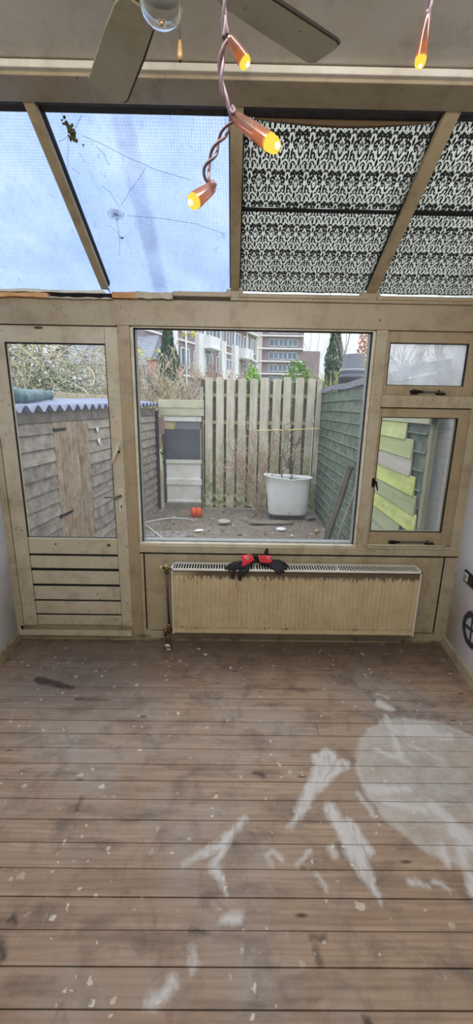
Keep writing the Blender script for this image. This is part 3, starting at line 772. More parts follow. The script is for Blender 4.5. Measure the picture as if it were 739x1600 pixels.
for i in range(30): mb.box((RX0+.03+i*.056, RY+.022, RZ0+.02), (RX0+.034+i*.056, 2.654, RZ1-.03))
obj('rear_panel', mb, M['rad'], rad)
for xa, xb in ((RX0-.006, RX0+.002), (RX1-.002, RX1+.006)):
    mb = MB(); mb.box((xa, RY-.002, RZ0-.004), (xb, 2.675, RZ1+.012)); obj('side_panel', mb, M['rad_white'], rad, .002)
# top grille
mb = MB(); gz = .634; gy0, gy1 = RY-.006, 2.684
mb.box((RX0-.008, gy0, gz-.012), (RX1+.008, gy0+.014, gz)); mb.box((RX0-.008, gy1-.012, gz-.012), (RX1+.008, gy1, gz))
ns = 92; pg = (RX1-RX0)/ns
for i in range(ns+1):
    x = RX0+i*pg; wd = .0052 if i % 31 else .010
    mb.box((x-wd, gy0+.012, gz-.008), (x+wd*.2, gy1-.010, gz-.0005))
mb.box((RX0-.008, gy0, gz-.012), (RX0+.004, gy1, gz)); mb.box((RX1-.004, gy0, gz-.012), (RX1+.008, gy1, gz))
gr_ = obj('top_grille', mb, M['rad_white'], rad, .001)
mb = MB(); mb.box((RX0, gy0+.006, gz-.018), (RX1, gy1-.004, gz-.0125)); obj('dark_interior', mb, M['dark'], rad)
M['pipe'] = plain('grimy_pipe', (98,84,62), .5, .4, .35, 20)
M['brass'] = plain('old_brass', (122,100,62), .4, .8, .25)
M['valve_cream'] = plain('cream_valve', (196,186,150), .5, 0, .15)
px_ = -.452
mb = MB(); mb.tube([(px_, 2.60, .60), (px_+.003, 2.60, .40), (px_+.008, 2.60, .19)], .0085, 10); obj('supply_pipe', mb, M['pipe'], rad)
mb = MB(); mb.tube([(px_, 2.60, .578), (px_, 2.60, .600), (px_, 2.60, .612), (px_, 2.60, .630)], [.011, .016, .015, .012], 10)
mb.tube([(px_-.035, 2.60, .622), (px_+.045, 2.60, .622)], .009, 10)
v = obj('top_valve', mb, M['brass'], rad)
mb = MB(); mb.tube([(px_-.045, 2.60, .624), (px_-.030, 2.60, .624)], [.010, .012], 10); mb.tube([(px_-.004, 2.60, .63), (px_-.002, 2.60, .645)], [.013, .010], 10); obj('valve_cap', mb, M['valve_cream'], v)
mb = MB()
mb.tube([(px_+.008, 2.60, .12), (px_+.008, 2.60, .14), (px_+.008, 2.60, .17), (px_+.008, 2.60, .20)], [.011, .017, .017, .011], 10)
mb.tube([(px_-.035, 2.60, .150), (px_+.045, 2.60, .150)], .009, 10)
mb.tube([(px_-.020, 2.60, .10), (px_-.020, 2.60, .14), (px_-.020, 2.60, .155)], [.011, .014, .010], 10)
v = obj('bottom_valve', mb, M['brass'], rad)
mb = MB(); mb.tube([(px_+.008, 2.60, .13), (px_+.008, 2.60, .0)], .008, 10); obj('return_pipe', mb, M['pipe'], rad)
mb = MB(); mb.tube([(px_-.020, 2.60, .12), (px_-.020, 2.60, .0)], .008, 10); obj('return_pipe', mb, M['pipe'], rad)
mb = MB()
for xx in (px_+.008, px_-.020): mb.lathe([(.019, 0), (.018, .012), (.010, .02)], (xx, 2.60, .0), 12)
mb.ball((px_-.004, 2.585, .03), (.022, .010, .012), 10, 1, .2, random.Random(2)); mb.ball((px_+.002, 2.575, .006), (.018, .010, .006), 10, 1, .2, random.Random(3))
obj('floor_collar', mb, [M['pipe'], M['valve_cream']], rad)
for xx in (RX0+.15, RX1-.15): mb = MB(); mb.box((xx, 2.67, .2), (xx+.03, 2.697, .56)); obj('wall_bracket', mb, M['steel'], rad)

# ================================================================== WORK GLOVES
M['glove_black'] = plain('black_knit', (26,25,28), .75, 0, .3, 90)
M['glove_red'] = plain('red_knit', (206,34,52), .65, 0, .1, 60)
M['glove_mark'] = plain('white_print', (226,196,200), .6)
M['glove_trim'] = plain('yellow_trim', (196,150,80), .6)
def glove(loc, label, palm, fingers, redpoly, cuff, trim, marks):
    e = empty('work_glove', loc, label, 'glove', 'pair of red and black work gloves on the radiator')
    mb = MB()
    mb.tube(palm[0], [q*1.08 for q in palm[1]], 14, flat=.55)
    for pts, rr_ in fingers: rr_ = [q*1.22 for q in rr_]; mb.tube(pts, rr_, 9); mb.ball(pts[-1], rr_[-1]*1.0, 8); mb.ball(pts[0], rr_[0], 8)
    o = obj('hand_shell', mb, M['glove_black'], e)
    r_ = o.modifiers.new('remesh', 'REMESH'); r_.mode = 'VOXEL'; r_.voxel_size = .0028; r_.use_smooth_shade = True
    s_ = o.modifiers.new('smooth', 'SMOOTH'); s_.factor = .6; s_.iterations = 3
    mb = MB(); mb.tube(cuff[0], cuff[1], 14, flat=.55); obj('cuff', mb, M['glove_black'], e)
    # red back panel: grid shell draped over the palm, raised a little
    A, B, C_, D_, lift = redpoly
    mb = MB(); n = 8; vs = []
    for s in (0, 1):
        for j in range(n+1):
            for i in range(n+1):
                u, v_ = i/n, j/n
                q = (Vector(A)*(1-u)+Vector(B)*u)*(1-v_)+(Vector(D_)*(1-u)+Vector(C_)*u)*v_
                q = q+Vector((0, -.25, 1)).normalized()*(lift*math.sin(PI*(.12+.76*v_))-.003*s); vs.append(q)
    N = (n+1)**2; fs = []
    for j in range(n):
        for i in range(n): a = j*(n+1)+i; fs.append((a, a+1, a+n+2, a+n+1)); fs.append((a+N, a+N+n+1, a+N+n+2, a+N+1))
    for i in range(n):
        fs.append((i, i+N, i+N+1, i+1)); a = n*(n+1)+i; fs.append((a, a+1, a+N+1, a+N)); a = i*(n+1); fs.append((a, a+n+1, a+n+1+N, a+N)); a += n; fs.append((a, a+N, a+n+1+N, a+n+1))
    mb.add(vs, fs, 0, True); rp_ = obj('back_panel', mb, M['glove_red'], e)
    def on(u, v_): return (Vector(A)*(1-u)+Vector(B)*u)*(1-v_)+(Vector(D_)*(1-u)+Vector(C_)*u)*v_+Vector((0, -.25, 1)).normalized()*(lift*math.sin(PI*(.12+.76*v_))+.0012)
    mb = MB()
    for m_ in marks: mb.tube([on(*q) for q in m_], .0016, 5)
    obj('printed_mark', mb, M['glove_mark'], rp_)
    mb = MB(); mb.tube([on(*q) for q in trim], .0022, 6); obj('wrist_trim', mb, M['glove_trim'], rp_)
    return e
P_ = lambda x, y, yy: tuple(atY(x, y, yy))
glove((-.03, 2.60, .636), 'left glove, red back and black fingers drooping over the radiator edge',
      ([P_(398, 873, 2.665), P_(390, 876, 2.64), P_(381, 881, 2.60), P_(373, 887, 2.565)], [.022, .034, .038, .030]),
      [([P_(376, 880, 2.590), P_(367, 880, 2.575), P_(360, 883, 2.56), P_(353, 888, 2.545)], [.013, .0115, .0105, .009]),
       ([P_(374, 885, 2.57), P_(367, 889, 2.55), P_(364, 895, 2.54), P_(363, 902, 2.538)], [.013, .012, .011, .009]),
       ([P_(377, 888, 2.565), P_(376, 893, 2.545), P_(375, 899, 2.538), P_(375, 905, 2.536)], [.013, .012, .011, .010]),
       ([P_(372, 881, 2.575), P_(364, 886, 2.55), P_(358, 890, 2.54)], [.012, .010, .008]),
       ([P_(388, 884, 2.58), P_(386, 890, 2.548), P_(382, 895, 2.538), P_(379, 898, 2.536)], [.014, .013, .011, .009])],
      (P_(376, 869, 2.60), P_(388, 867, 2.61), P_(398, 876, 2.58), P_(379, 887, 2.545), .016),
      ([P_(396, 869, 2.645), P_(401, 870, 2.675)], [.026, .030]),
      [(.92, .02), (1.02, .3), (1.03, .6), (.92, .95)], [[(.35, .25), (.5, .5), (.6, .75)], [(.45, .2), (.6, .45), (.7, .7)], [(.3, .3), (.42, .55), (.5, .8)]])
glove((.14, 2.62, .636), 'right glove, lying flat with black fingers spread along the grille',
      ([P_(404, 875, 2.655), P_(412, 878, 2.64), P_(422, 880, 2.62), P_(431, 881, 2.61)], [.020, .030, .034, .026]),
      [([P_(428, 877, 2.62), P_(436, 877, 2.61), P_(443, 880, 2.60), P_(449, 885, 2.59)], [.012, .011, .010, .008]),
       ([P_(429, 881, 2.605), P_(437, 883, 2.59), P_(443, 887, 2.575), P_(447, 889, 2.565)], [.012, .011, .010, .008]),
       ([P_(428, 884, 2.595), P_(434, 887, 2.575), P_(439, 890, 2.56), P_(443, 893, 2.548)], [.012, .011, .010, .008]),
       ([P_(424, 885, 2.59), P_(429, 889, 2.565), P_(434, 893, 2.548), P_(437, 895, 2.54)], [.012, .011, .010, .009]),
       ([P_(411, 873, 2.645), P_(414, 868, 2.645), P_(416, 863, 2.645), P_(417, 859, 2.645)], [.012, .0115, .011, .010])],
      (P_(404, 868, 2.62), P_(425, 869, 2.62), P_(425, 880, 2.585), P_(406, 880, 2.60), .012),
      ([P_(406, 874, 2.65), P_(400, 873, 2.67)], [.022, .026]),
      [(.04, .02), (-.04, .35), (-.02, .65), (.10, .98)], [[(.55, .3), (.7, .22), (.85, .3)], [(.52, .5), (.68, .42), (.86, .5)], [(.6, .68), (.8, .6)]])

# ================================================================== WALL SOCKET
def wallx(y): return 1.601-.11*(2.70-y)
so = empty('wall_switch', (wallx(2.50), 2.50, .58), 'black double wall switch with a pale insert, above the sprayed wheel', 'switch')
TM = Matrix.Translation((wallx(2.50), 2.50, .622)) @ Matrix.Rotation(math.atan(.11)*-1, 4, 'Z')
mb = MB(); mb.box((-.014, -.115, -.040), (.0, .052, .040), 0, TM); obj('back_plate', mb, M['socket_black'], so, .003)
mb = MB(); mb.box((-.018, -.014, -.026), (-.013, .036, .026), 0, TM); ins = obj('pale_insert', mb, M['white_plastic'], so, .002)
mb = MB(); mb.box((-.021, .000, -.015), (-.017, .024, .015), 0, TM); obj('rocker', mb, plain('grey_rocker', (120,120,122), .4), ins, .002)
mb = MB(); mb.box((-.018, -.085, -.026), (-.013, -.035, .026), 0, TM); obj('pale_insert', mb, M['socket_black'], so, .002)

# ================================================================== CEILING FAN
M['fan'] = paint('fan_blade_cream', (178,170,142), amt=.3, speck=.5, grime=(100,88,64), drip=False)
M['fan_edge'] = plain('dark_edge', (58,50,40), .7)
M['fan_metal'] = plain('tan_fan_housing', (170,140,92), .45, .2, .12)
fan = empty('ceiling_fan', (-.182, 1.198, 2.83), 'cream ceiling fan with four blades and a small glass bowl', 'ceiling fan')
HX, HY, HZ = -.182, 1.198, 2.70
mb = MB(); mb.lathe([(.075, 2.833), (.085, 2.82), (.088, 2.80), (.088, 2.73), (.075, 2.715), (.05, 2.705)], (HX, HY, 0), 32); obj('motor_housing', mb, M['fan_metal'], fan)
mb = MB(); mb.lathe([(.052, 2.71), (.054, 2.69), (.052, 2.63), (.050, 2.622), (.047, 2.618)], (HX, HY, 0), 28)
sw = obj('switch_housing', mb, M['fan_metal'], fan)
mb = MB()
for a in (200, 290, 340, 60, 130):
    t_ = math.radians(a); c = Vector((HX+.054*math.cos(t_), HY+.054*math.sin(t_), 2.645)); mb = MB(); mb.ball(c, (.005, .005, .009), 8); obj('screw', mb, M['black_metal'], sw)
def bowl_mat():
    t = NT('cloudy_bowl_glass'); 
    g = t.n('BsdfPrincipled', inp={'Base Color': lin((232,232,224)), 'Roughness': .12, 'Transmission Weight': .92, 'IOR': 1.2})
    return t.end(g)
mb = MB()
prof = [(.047, 2.618), (.050, 2.600), (.049, 2.585), (.042, 2.572), (.028, 2.564), (.010, 2.561), (.0, 2.561)]
mb.lathe(prof+[(r*.93, z+.004) for r, z in reversed(prof[:-1])], (HX, HY, 0), 32); bw = obj('glass_bowl', mb, bowl_mat(), fan)
mb = MB(); mb.lathe([(.004, 2.556), (.005, 2.560), (.003, 2.565)], (HX, HY, 0), 10); obj('finial', mb, M['fan_metal'], bw)
def pitch_blade(az):
    """az measured from +Y towards +X"""
    d = Vector((math.sin(az), math.cos(az), 0)); s = Vector((math.cos(az), -math.sin(az), 0)); tl = -math.radians(9)
    s2 = s*math.cos(tl)+Vector((0, 0, 1))*math.sin(tl); nrm = d.cross(s2)
    out = [(.16, -.040), (.20, -.052), (.30, -.058), (.495, -.062), (.508, -.056), (.515, -.045), (.515, .045), (.508, .056), (.495, .062), (.30, .058), (.20, .052), (.16, .040)]
    c = Vector((HX, HY, HZ)); mb = MB()
    mb.prism([c+d*a+s2*b for a, b in out], nrm*.007); o = obj('blade', mb, [M['fan']], fan, .0015)
    mb = MB(); pts = [c+d*a+s2*b+nrm*.0035 for a, b in out[2:8]]
    mb = MB(); mb.tube([c+d*a+s2*b+nrm*.0030 for a, b in reversed(out[7:11])], [.0042, .0052, .0046, .0058], 6, sm=False); 
    obj('blade_edge', mb, M['fan_edge'], o)  # dark strip along one long edge of the blade
    for q in (-.022, .022):
        mb = MB(); mb.ball(c+d*.205+s2*q-nrm*.006, (.007, .007, .003), 8); obj('blade_screw', mb, M['black_metal'], o)
    mb = MB(); mb.prism([c+d*a+s2*b-nrm*.002 for a, b in ((.06,-.018),(.10,-.012),(.14,-.030),(.20,-.034),(.225,0),(.20,.034),(.14,.030),(.10,.012),(.06,.018))], nrm*-.004)
    obj('blade_iron', mb, M['fan_metal'], fan, .001)
for az in (-29.5, 57.5, 148, 238): pitch_blade(math.radians(az))
mb = MB(); c = Vector((HX+.030, HY-.012, 0))
CH = atY(281, 62, 1.17); CB = atY(281, 84, 1.17)
mb.tube([(CH.x-.004, 1.185, 2.64), (CH.x, 1.172, 2.60), (CH.x, 1.170, CH.z)], .0012, 5); ch = obj('pull_chain', mb, M['brass'], fan)
mb = MB(); mb.lathe([(.0015, 0), (.004, -.004), (.0065, -.020), (.0075, -.030), (.005, -.038), (0, -.039)], (CH.x, 1.170, CH.z), 12, 0); mb.lathe([(.003, -.0385), (.003, -.041), (0, -.041)], (CH.x, 1.170, CH.z), 8, 1)
obj('pull_knob', mb, [M['fan_metal'], M['black_metal']], ch)

# ================================================================== FAIRY LIGHTS
def emis(name, rgb, st):
    t = NT(name); return t.end(t.n('Emission', inp={'Color': lin(rgb), 'Strength': st}))
M['led_core'] = emis('glowing_bulb_tip', (255,212,80), 1.2)
M['led_hot'] = emis('glowing_filament', (255,246,190), 2.0)
M['led_body'] = emis('glowing_bulb_body', (240,150,40), .75)
def sleeve_mat():
    t = NT('pinkish_clear_sleeve'); c = lin((206,172,158))
    m = t.n('MixShader', inp={0: .34, 1: t.n('BsdfTransparent', inp={'Color': lin((232,186,172))}), 2: t.n('MixShader', inp={0: .6, 1: t.n('BsdfDiffuse', inp={'Color': c}), 2: t.n('BsdfTranslucent', inp={'Color': c})})})
    g = t.n('MixShader', inp={0: .08, 1: m, 2: t.n('BsdfGlossy', inp={'Roughness': .15})})
    return t.end(g)
M['sleeve'] = sleeve_mat()
M['wire'] = plain('mauve_wire', (150,126,134), .3, 0, .15)
def catmull(P, n=10):
    P = [Vector(p) for p in P]; Q = [P[0]*2-P[1]]+P+[P[-1]*2-P[-2]]; out = []
    for i in range(1, len(Q)-2):
        for k in range(n):
            t = k/n; a, b, c, d = Q[i-1], Q[i], Q[i+1], Q[i+2]
            out.append(.5*((2*b)+(c-a)*t+(2*a-5*b+4*c-d)*t*t+(3*b-a-3*c+d)*t**3))
    out.append(P[-1]); return out
def twisted(P, r, sr, pitch, name, par, n=14):
    L = catmull(P, n); acc = 0; A = []; B = []
    for i, p in enumerate(L):
        if i: acc += (p-L[i-1]).length
        d = (L[min(i+1, len(L)-1)]-L[max(i-1, 0)]).normalized(); u = d.cross(Vector((0, 1, 0))).normalized(); w = d.cross(u)
        th = 2*PI*acc/pitch; o = (u*math.cos(th)+w*math.sin(th))*r; A.append(p+o); B.append(p-o)
    mb = MB(); mb.tube(A, sr, 6); mb.tube(B, sr, 6); return obj(name, mb, M['wire'], par)
def bulb(par, a, b, r=.0042):
    """sleeve from a (wire end) to b (tip)"""
    a = Vector(a); b = Vector(b); d = (b-a); L = d.length; d.normalize()
    e = None
    mb = MB(); mb.tube([a+d*L*.50, a+d*L*.62, a+d*L*.70, a+d*L*.78], [r*.55, r*.8, r*.95, r*1.0], 12)
    body = obj('bulb', mb, M['led_body'], par)
    mb = MB(); mb.tube([a+d*L*.78, a+d*L*.86, a+d*L*.92, a+d*L*.96, a+d*L*.985, b], [r*1.0, r*.99, r*.92, r*.75, r*.5, r*.1], 16); mb.ball(a+d*L*.965-UP*.0002-_fw*r*.3, r*.40, 12, 1); obj('lit_tip', mb, [M['led_core'], M['led_hot']], body)
    mb = MB(); mb.tube([a, a+d*L*.12, a+d*L*.45, a+d*L*.72, a+d*L*.82], [r*.5, r*.78, r*.95, r*1.06, r*1.08], 12, cap=False); obj('sleeve', mb, M['sleeve'], body)
    pl_ = bpy.data.lights.new('bulb_glow', 'POINT'); pl_.energy = .0004; pl_.color = (1, .55, .12); pl_.shadow_soft_size = .003
    lo = bpy.data.objects.new('bulb_glow', pl_); lo.location = a+d*L*.46-Vector(par.location); lo.parent = par; COL.objects.link(lo)
DF = .28
A_ = lambda x, y, d=DF: tuple(atY(x, y, d))
top = atY(351, 0, DF)
sl = empty('fairy_light_string', (top.x, DF, 2.83), 'dangling twisted fairy-light cord with three lit amber bulbs', 'fairy lights')
twisted([(top.x+.02, DF-.03, 2.83), (top.x-.004, DF, 2.45), (top.x+.003, DF, 2.10), A_(351, 0), A_(350, 30), A_(356, 56)], .0008, .0009, .03, 'cord', sl, 22)
twisted([A_(356, 56), A_(349, 75), A_(345, 105), A_(348, 140), A_(356, 164), A_(364, 182)], .0010, .0010, .026, 'cord', sl)
twisted([A_(366, 184), A_(354, 202), A_(341, 224), A_(331, 246), A_(323, 264), A_(324, 278), A_(331, 289)], .0015, .0009, .021, 'cord', sl)
bulb(sl, A_(357, 58), A_(387, 104), .0034)
bulb(sl, A_(364, 181), A_(435, 232, .26), .0041)
bulb(sl, A_(334, 291), A_(297, 319, .27), .0041)
mb = MB(); mb.tube([A_(360, 172, .277), A_(364, 178, .274), A_(367, 172, .277), A_(363, 166, .279)], .0009, 6); obj('cord_loop', mb, M['wire'], sl); mb = MB(); mb.tube([A_(328, 284), A_(333, 291), A_(336, 286)], [.0012, .0035, .0015], 8); obj('cord_loop', mb, M['wire'], sl)
top = atY(671, 0, .30)
s2_ = empty('fairy_light_string', (top.x, .30, 2.83), 'single lit amber fairy bulb hanging straight down at right', 'fairy lights')
B_ = lambda x, y: tuple(atY(x, y, .30))
twisted([(top.x+.01, .28, 2.83), (top.x+.006, .30, 2.4), (top.x+.002, .30, 2.05), B_(672, 0), B_(669, 18), B_(667, 32)], .0010, .0010, .03, 'cord', s2_, 22)
bulb(s2_, B_(668, 24), B_(655, 107), .0032)

# ================================================================== GARDEN
_lin0 = lin
def lin(c):   # weathered outdoor surfaces: measured colours sit under half the sky, so their reflectance is higher
    return tuple(min(.86, v*OUT) for v in _lin0(c))
OUT = 1.45
GZ = -.15
def ground_mat():
    t = NT('muddy_soil'); p = t.pos(); a = t.noise(p, 2.2, 7, .65, .5); b = t.noise(p, 14, 8, .75); c_ = t.noise(p, 60, 4, .7)
    c = t.mix(t.ramp(b, .3, .7), lin((88,78,70)), lin((138,126,114)))
    c = t.mix(t.ramp(a, .5, .7, 0, .8), c, lin((140,132,116)))
    g = t.noise(p, 5, 6, .7); c = t.mix(t.ramp(g, .56, .7, 0, .7), c, lin((96,104,62)))
    r = t.noise(p, 9, 6, .7, 1); c = t.mix(t.ramp(r, .58, .72, 0, .6), c, lin((112,74,62)))
    c = t.mix(t.ramp(c_, .64, .72, 0, .8), c, lin((176,170,164))); c = t.mix(t.ramp(c_, .36, .28, 0, .8), c, lin((30,26,26)))
    return t.end(t.bsdf(c, .85, 0, t.bump(b, 1.0, .03)))
M['soil'] = ground_mat()
mb = MB(); nx, ny = 90, 110; gx0, gx1, gy0_, gy1_ = -2.6, 2.2, 2.82, 8.0
vs = []
for j in range(ny+1):
    for i in range(nx+1):
        x = gx0+(gx1-gx0)*i/nx; y = gy0_+(gy1_-gy0_)*j/ny
        h = mnoise.fractal(Vector((x*2.3, y*2.3, 0)), 1.0, 2.0, 5)*.022+mnoise.noise(Vector((x*14, y*14, 3)))*.010
        vs.append((x, y, GZ+h*min(1, 1.0)))
mb.add(vs, [(j*(nx+1)+i, j*(nx+1)+i+1, (j+1)*(nx+1)+i+1, (j+1)*(nx+1)+i) for j in range(ny) for i in range(nx)], 0, True)
tag(obj('ground', mb, M['soil'], loc=(0, 0, 0)), 'dark muddy garden ground with moss and rubble behind the window', 'ground', kind='structure')
mb = MB(); mb.box((-90, 7.9, -.5), (90, 160, -.28)); mb.box((-60, 2.8, -.5), (-2.55, 7.95, -.28)); mb.box((2.15, 2.8, -.5), (60, 7.95, -.28))
def grassy():
    t = NT('rough_lawn'); p = t.pos(); b = t.noise(p, 3, 7, .7); return t.end(t.bsdf(t.mix(t.ramp(b, .3, .7), lin((88,96,70)), lin((120,116,92))), .95))
M['lawn'] = grassy()
tag(obj('ground_far', mb, M['lawn'], loc=(0, 0, 0)), 'rough green ground beyond the fences', 'ground', kind='structure')
# outside sill/step
mb = MB(); mb.box((-1.7, 2.80, -.3), (1.52, 2.90, .0)); mb.box((-1.62, 2.80, 0), (1.52, 2.825, .70))
tag(obj('trim_20', mb, plain('outer_plinth', (120,118,112), .9)), 'grey outer plinth of the house wall under the windows', 'plinth', kind='structure')

# paving bricks near the shed
M['paver'] = plain('grey_paver', (126,120,114), .9, 0, .25, 12)
mb = MB(); r3 = random.Random(8)
for j in range(9):
    for i in range(6):
        x = -1.66+i*.215+(j % 2)*.1; y = 4.95+j*.108
        if i > 4 and j > 5: continue
        z = GZ+r3.uniform(.012, .03); M_ = Matrix.Translation((x+.1*(j*.02), y, z)) @ Matrix.Rotation(r3.uniform(-.05, .05), 4, 'Z') @ Matrix.Rotation(r3.uniform(-.04, .04), 4, 'X')
        mb.box((-.1, -.048, -.04), (.1, .048, 0), 0, M_)
o = obj('paving', mb, M['paver'], bevel=.004); tag(o, 'patch of grey paving bricks sunk in the mud beside the shed', 'paving', kind='structure')

# ---- shed
SHD = timber('weathered_shed_boards', (134,122,112), (98,88,80), 1, moss=(176,168,156), mossamt=.42, dark=(56,48,42), island=.24)
M['shed_door'] = timber('shed_door_planks', (138,114,88), (92,74,56), 2, moss=(190,180,160), mossamt=.35, dark=(60,48,38), island=.15)
M['shed_dark'] = timber('dark_trim_wood', (84,76,70), (60,54,50), 1, dark=(34,30,28))
def sx(y): return -2.11+.1*y
ang = math.atan(.1)
shed = empty('garden_shed', (sx(5.2), 5.2, GZ), 'low weathered wooden shed with a corrugated roof, along the left side of the garden', 'shed')
SM = lambda y, z: Matrix.Translation((sx(y), y, z)) @ Matrix.Rotation(-ang, 4, 'Z')
Ls = math.hypot(1, .1)
YS0, YS1, YD0, YD1 = 2.95, 7.22, 3.90, 4.62
mb = MB(); r4 = random.Random(12); z = GZ; i = 0
while z < 1.54:
    h = .132
    for (ya, yb) in ((YS0, YD0), (YD1, YS1)):
        m = SM(ya, z); L = (yb-ya)*Ls
        t1 = r4.uniform(.020, .026)
        mb.prism([m @ Vector(q) for q in ((-.03, 0, 0), (t1, 0, 0), (.004, 0, h-.004), (-.03, 0, h-.004))], (m.to_3x3() @ Vector((0, L, 0))))
    z += h; i += 1
mb2 = MB(); m = SM(YS0, GZ); mb2.box((-.06, 0, 0), (-.03, (YS1-YS0)*Ls, 1.70), 0, m)
obj('wall_boards', mb, SHD, shed); obj('inner_lining', mb2, M['shed_dark'], shed)
mb = MB(); m = SM(YD0, GZ); W_ = (YD1-YD0)*Ls; n = 6
for k in range(n): mb.box((-.01, W_*k/n+.002, .02), (.012+r4.uniform(0, .004), W_*(k+1)/n-.002, 1.685+r4.uniform(-.004, .004)), 0, m)
sd = obj('shed_door', mb, M['shed_door'], shed)
for zz in (1.46, .62):
    mb = MB(); m = SM(YD0, zz); mb.box((.012, -.02, -.014), (.020, .24, .010), 0, m); mb.tube([m @ Vector((.018, 0, -.02)), m @ Vector((.018, 0, .02))], .007, 6); obj('hinge', mb, M['black_metal'], sd)
mb = MB(); m = SM(YS0, 1.535); mb.box((-.03, 0, 0), (.022, (YS1-YS0)*Ls, .115), 0, m); mb.box((.022, 1.78, .005), (.027, 1.79, .11), 0, m); obj('fascia_board', mb, timber('fascia_wood', (104,94,86), (78,68,62), 1, moss=(140,134,124), mossamt=.4, dark=(46,40,36)), shed, .003)
mb = MB(); m = SM(YS1-.02, GZ); mb.box((-.08, 0, 0), (.05, .10, 1.76), 0, m); obj('corner_post', mb, plain('black_post', (44,42,44), .8), shed, .004)
# white peeling scraps on the boards
M['peel'] = plain('peeling_white', (206,204,200), .8)
mb = MB()
for (px, py) in ((152, 672), (155, 690)):
    c = onP(px, py, (sx(0)+.022, 0, 0), (1, -.1, 0)); mb.ball((c.x+.002, c.y, c.z), (.004, .05, .03), 8, 0, .4, r4); obj('paint_scrap', mb, M['peel'], shed); mb = MB()
# corrugated roof
M['corr'] = plain('grey_white_corrugated', (112,118,138), .6, 0, .18, 5)
mb = MB(); nU, nV = 420, 10; vs = []
for s in (0, 1):
    for j in range(nV+1):
        for i in range(nU+1):
            u = i/nU; v = j/nV; y = YS0-.02+(YS1-YS0+.06)*u; d = -.075+.80*v
            z = 1.655+.029*math.sin(2*PI*(y)/.177)+(d+.075)*.07+.018*(y-3.3)-.007*s
            vs.append((sx(y)-d, y, z))
W_ = nU+1; N = W_*(nV+1); fs = []
for j in range(nV):
    for i in range(nU): a = j*W_+i; fs.append((a, a+1, a+W_+1, a+W_)); b = a+N; fs.append((b, b+W_, b+W_+1, b+1))
for i in range(nU): fs.append((i, i+N, i+1+N, i+1)); a = nV*W_+i; fs.append((a, a+1, a+1+N, a+N))
mb.add(vs, fs, 0, True); obj('corrugated_roof', mb, M['corr'], shed)
# timber kerb along the back of the roof
KB = timber('pale_mossy_beam', (176,166,140), (150,138,112), 1, moss=(150,150,96), mossamt=.3, dark=(110,98,78))
mb = MB()
for k, (zz, xx) in enumerate(((1.715, -.71), (1.785, -.74))):
    m = Matrix.Translation((sx(YS0)+xx, YS0, zz)) @ Matrix.Rotation(-ang, 4, 'Z'); mb.box((-.04, 0, 0), (.04, 4.1, .066), 0, m)
    for i in range(14): mb.lathe([(.010, 0), (.010, .004), (0, .005)], m @ Vector((.042, .1+i*.29, .035)), 8, 1, Matrix.Rotation(PI/2, 3, 'Y'))
obj('roof_kerb', mb, [KB, M['black_metal']], shed, .004)
# rolled tarp on the roof
mb = MB(); M['tarp'] = plain('teal_tarp', (70,94,98), .5, 0, .3, 12)
def roofz(x, y): return 1.655+((sx(y)-x)+.075)*.07+.018*(y-3.3)+.022
tp = []
for (px, py, d) in ((-14, 612, .20), (6, 616, .18), (22, 622, .14), (36, 624, .16), (50, 620, .26), (62, 612, .42), (72, 606, .48)):
    yy = onP(px, py, (sx(0)-d, 0, 0), (1, -.1, 0)); tp.append(Vector((yy.x, yy.y, 0)))
rad_ = [.075, .085, .072, .062, .058, .060, .040]
tp = [Vector((p.x, p.y, roofz(p.x, p.y)+r*.85)) for p, r in zip(tp, rad_)]
P = catmull(tp, 6); R_ = []
for i in range(len(P)):
    f_ = i/6; a = int(min(f_, len(rad_)-1)); b = min(a+1, len(rad_)-1); R_.append((rad_[a]*(1-(f_-a))+rad_[b]*(f_-a))*(1+.10*math.sin(i*1.7)+.05*math.sin(i*3.1)))
mb.tube(P, R_, 14); mb.tube([P[-1]+Vector((0,0,.0)), P[-1]+Vector((.01,.05,.02)), P[-1]+Vector((.015,.10,.01))], [.04, .055, .02], 10)
o = obj('rolled_tarp', mb, M['tarp']); tag(o, 'dark teal rolled-up tarpaulin lying on the corrugated shed roof', 'tarpaulin')
m_ = o.modifiers.new('wrinkle', 'DISPLACE'); tx = bpy.data.textures.new('wrinkle', 'CLOUDS'); tx.noise_scale = .06; m_.texture = tx; m_.strength = .03

# ---- garden gate / panel at the back left
FY = 7.28
def zY(px, py, yy=FY): q = atY(px, py, yy); return q.x, q.z
gt = empty('garden_gate', (-.90, FY, GZ), 'patchwork garden gate with black upper panel and white lower panels', 'gate')
x0, x1 = -1.235, -.575
M['gate_white'] = paint('white_gate_paint', (204,208,200), amt=.3, speck=.5, grime=(110,112,96))
M['gate_black'] = plain('charcoal_panel', (76,78,84), .6, 0, .15, 5)
M['gate_grey'] = timber('grey_green_gate_wood', (186,182,160), (164,160,138), 0, moss=(150,156,112), mossamt=.3, dark=(110,104,86))
mb = MB(); mb.box((x0+.02, FY, .005), (x1, FY+.05, .755)); mb.box((x0+.02, FY-.022, .70), (x1, FY, .765)); mb.box((x0+.02, FY-.022, .31), (x1, FY, .42)); mb.box((x0+.02, FY-.02, -.02), (x1, FY, .02)); obj('lower_panel', mb, M['gate_white'], gt, .004)
mb = MB(); mb.box((x0+.03, FY-.006, .76), (x1-.01, FY+.03, 1.30)); obj('upper_panel', mb, M['gate_black'], gt, .003)
mb = MB(); mb.box((x0+.20, FY-.010, 1.31), (x1-.01, FY+.03, 1.43)); obj('upper_panel', mb, plain('slate_panel', (104,106,114), .6), gt, .003)
mb = MB(); mb.box((x0+.02, FY-.012, 1.30), (x0+.19, FY+.03, 1.44)); obj('ochre_block', mb, plain('ochre_stained_wood', (158,148,104), .8, 0, .3, 25), gt, .003)
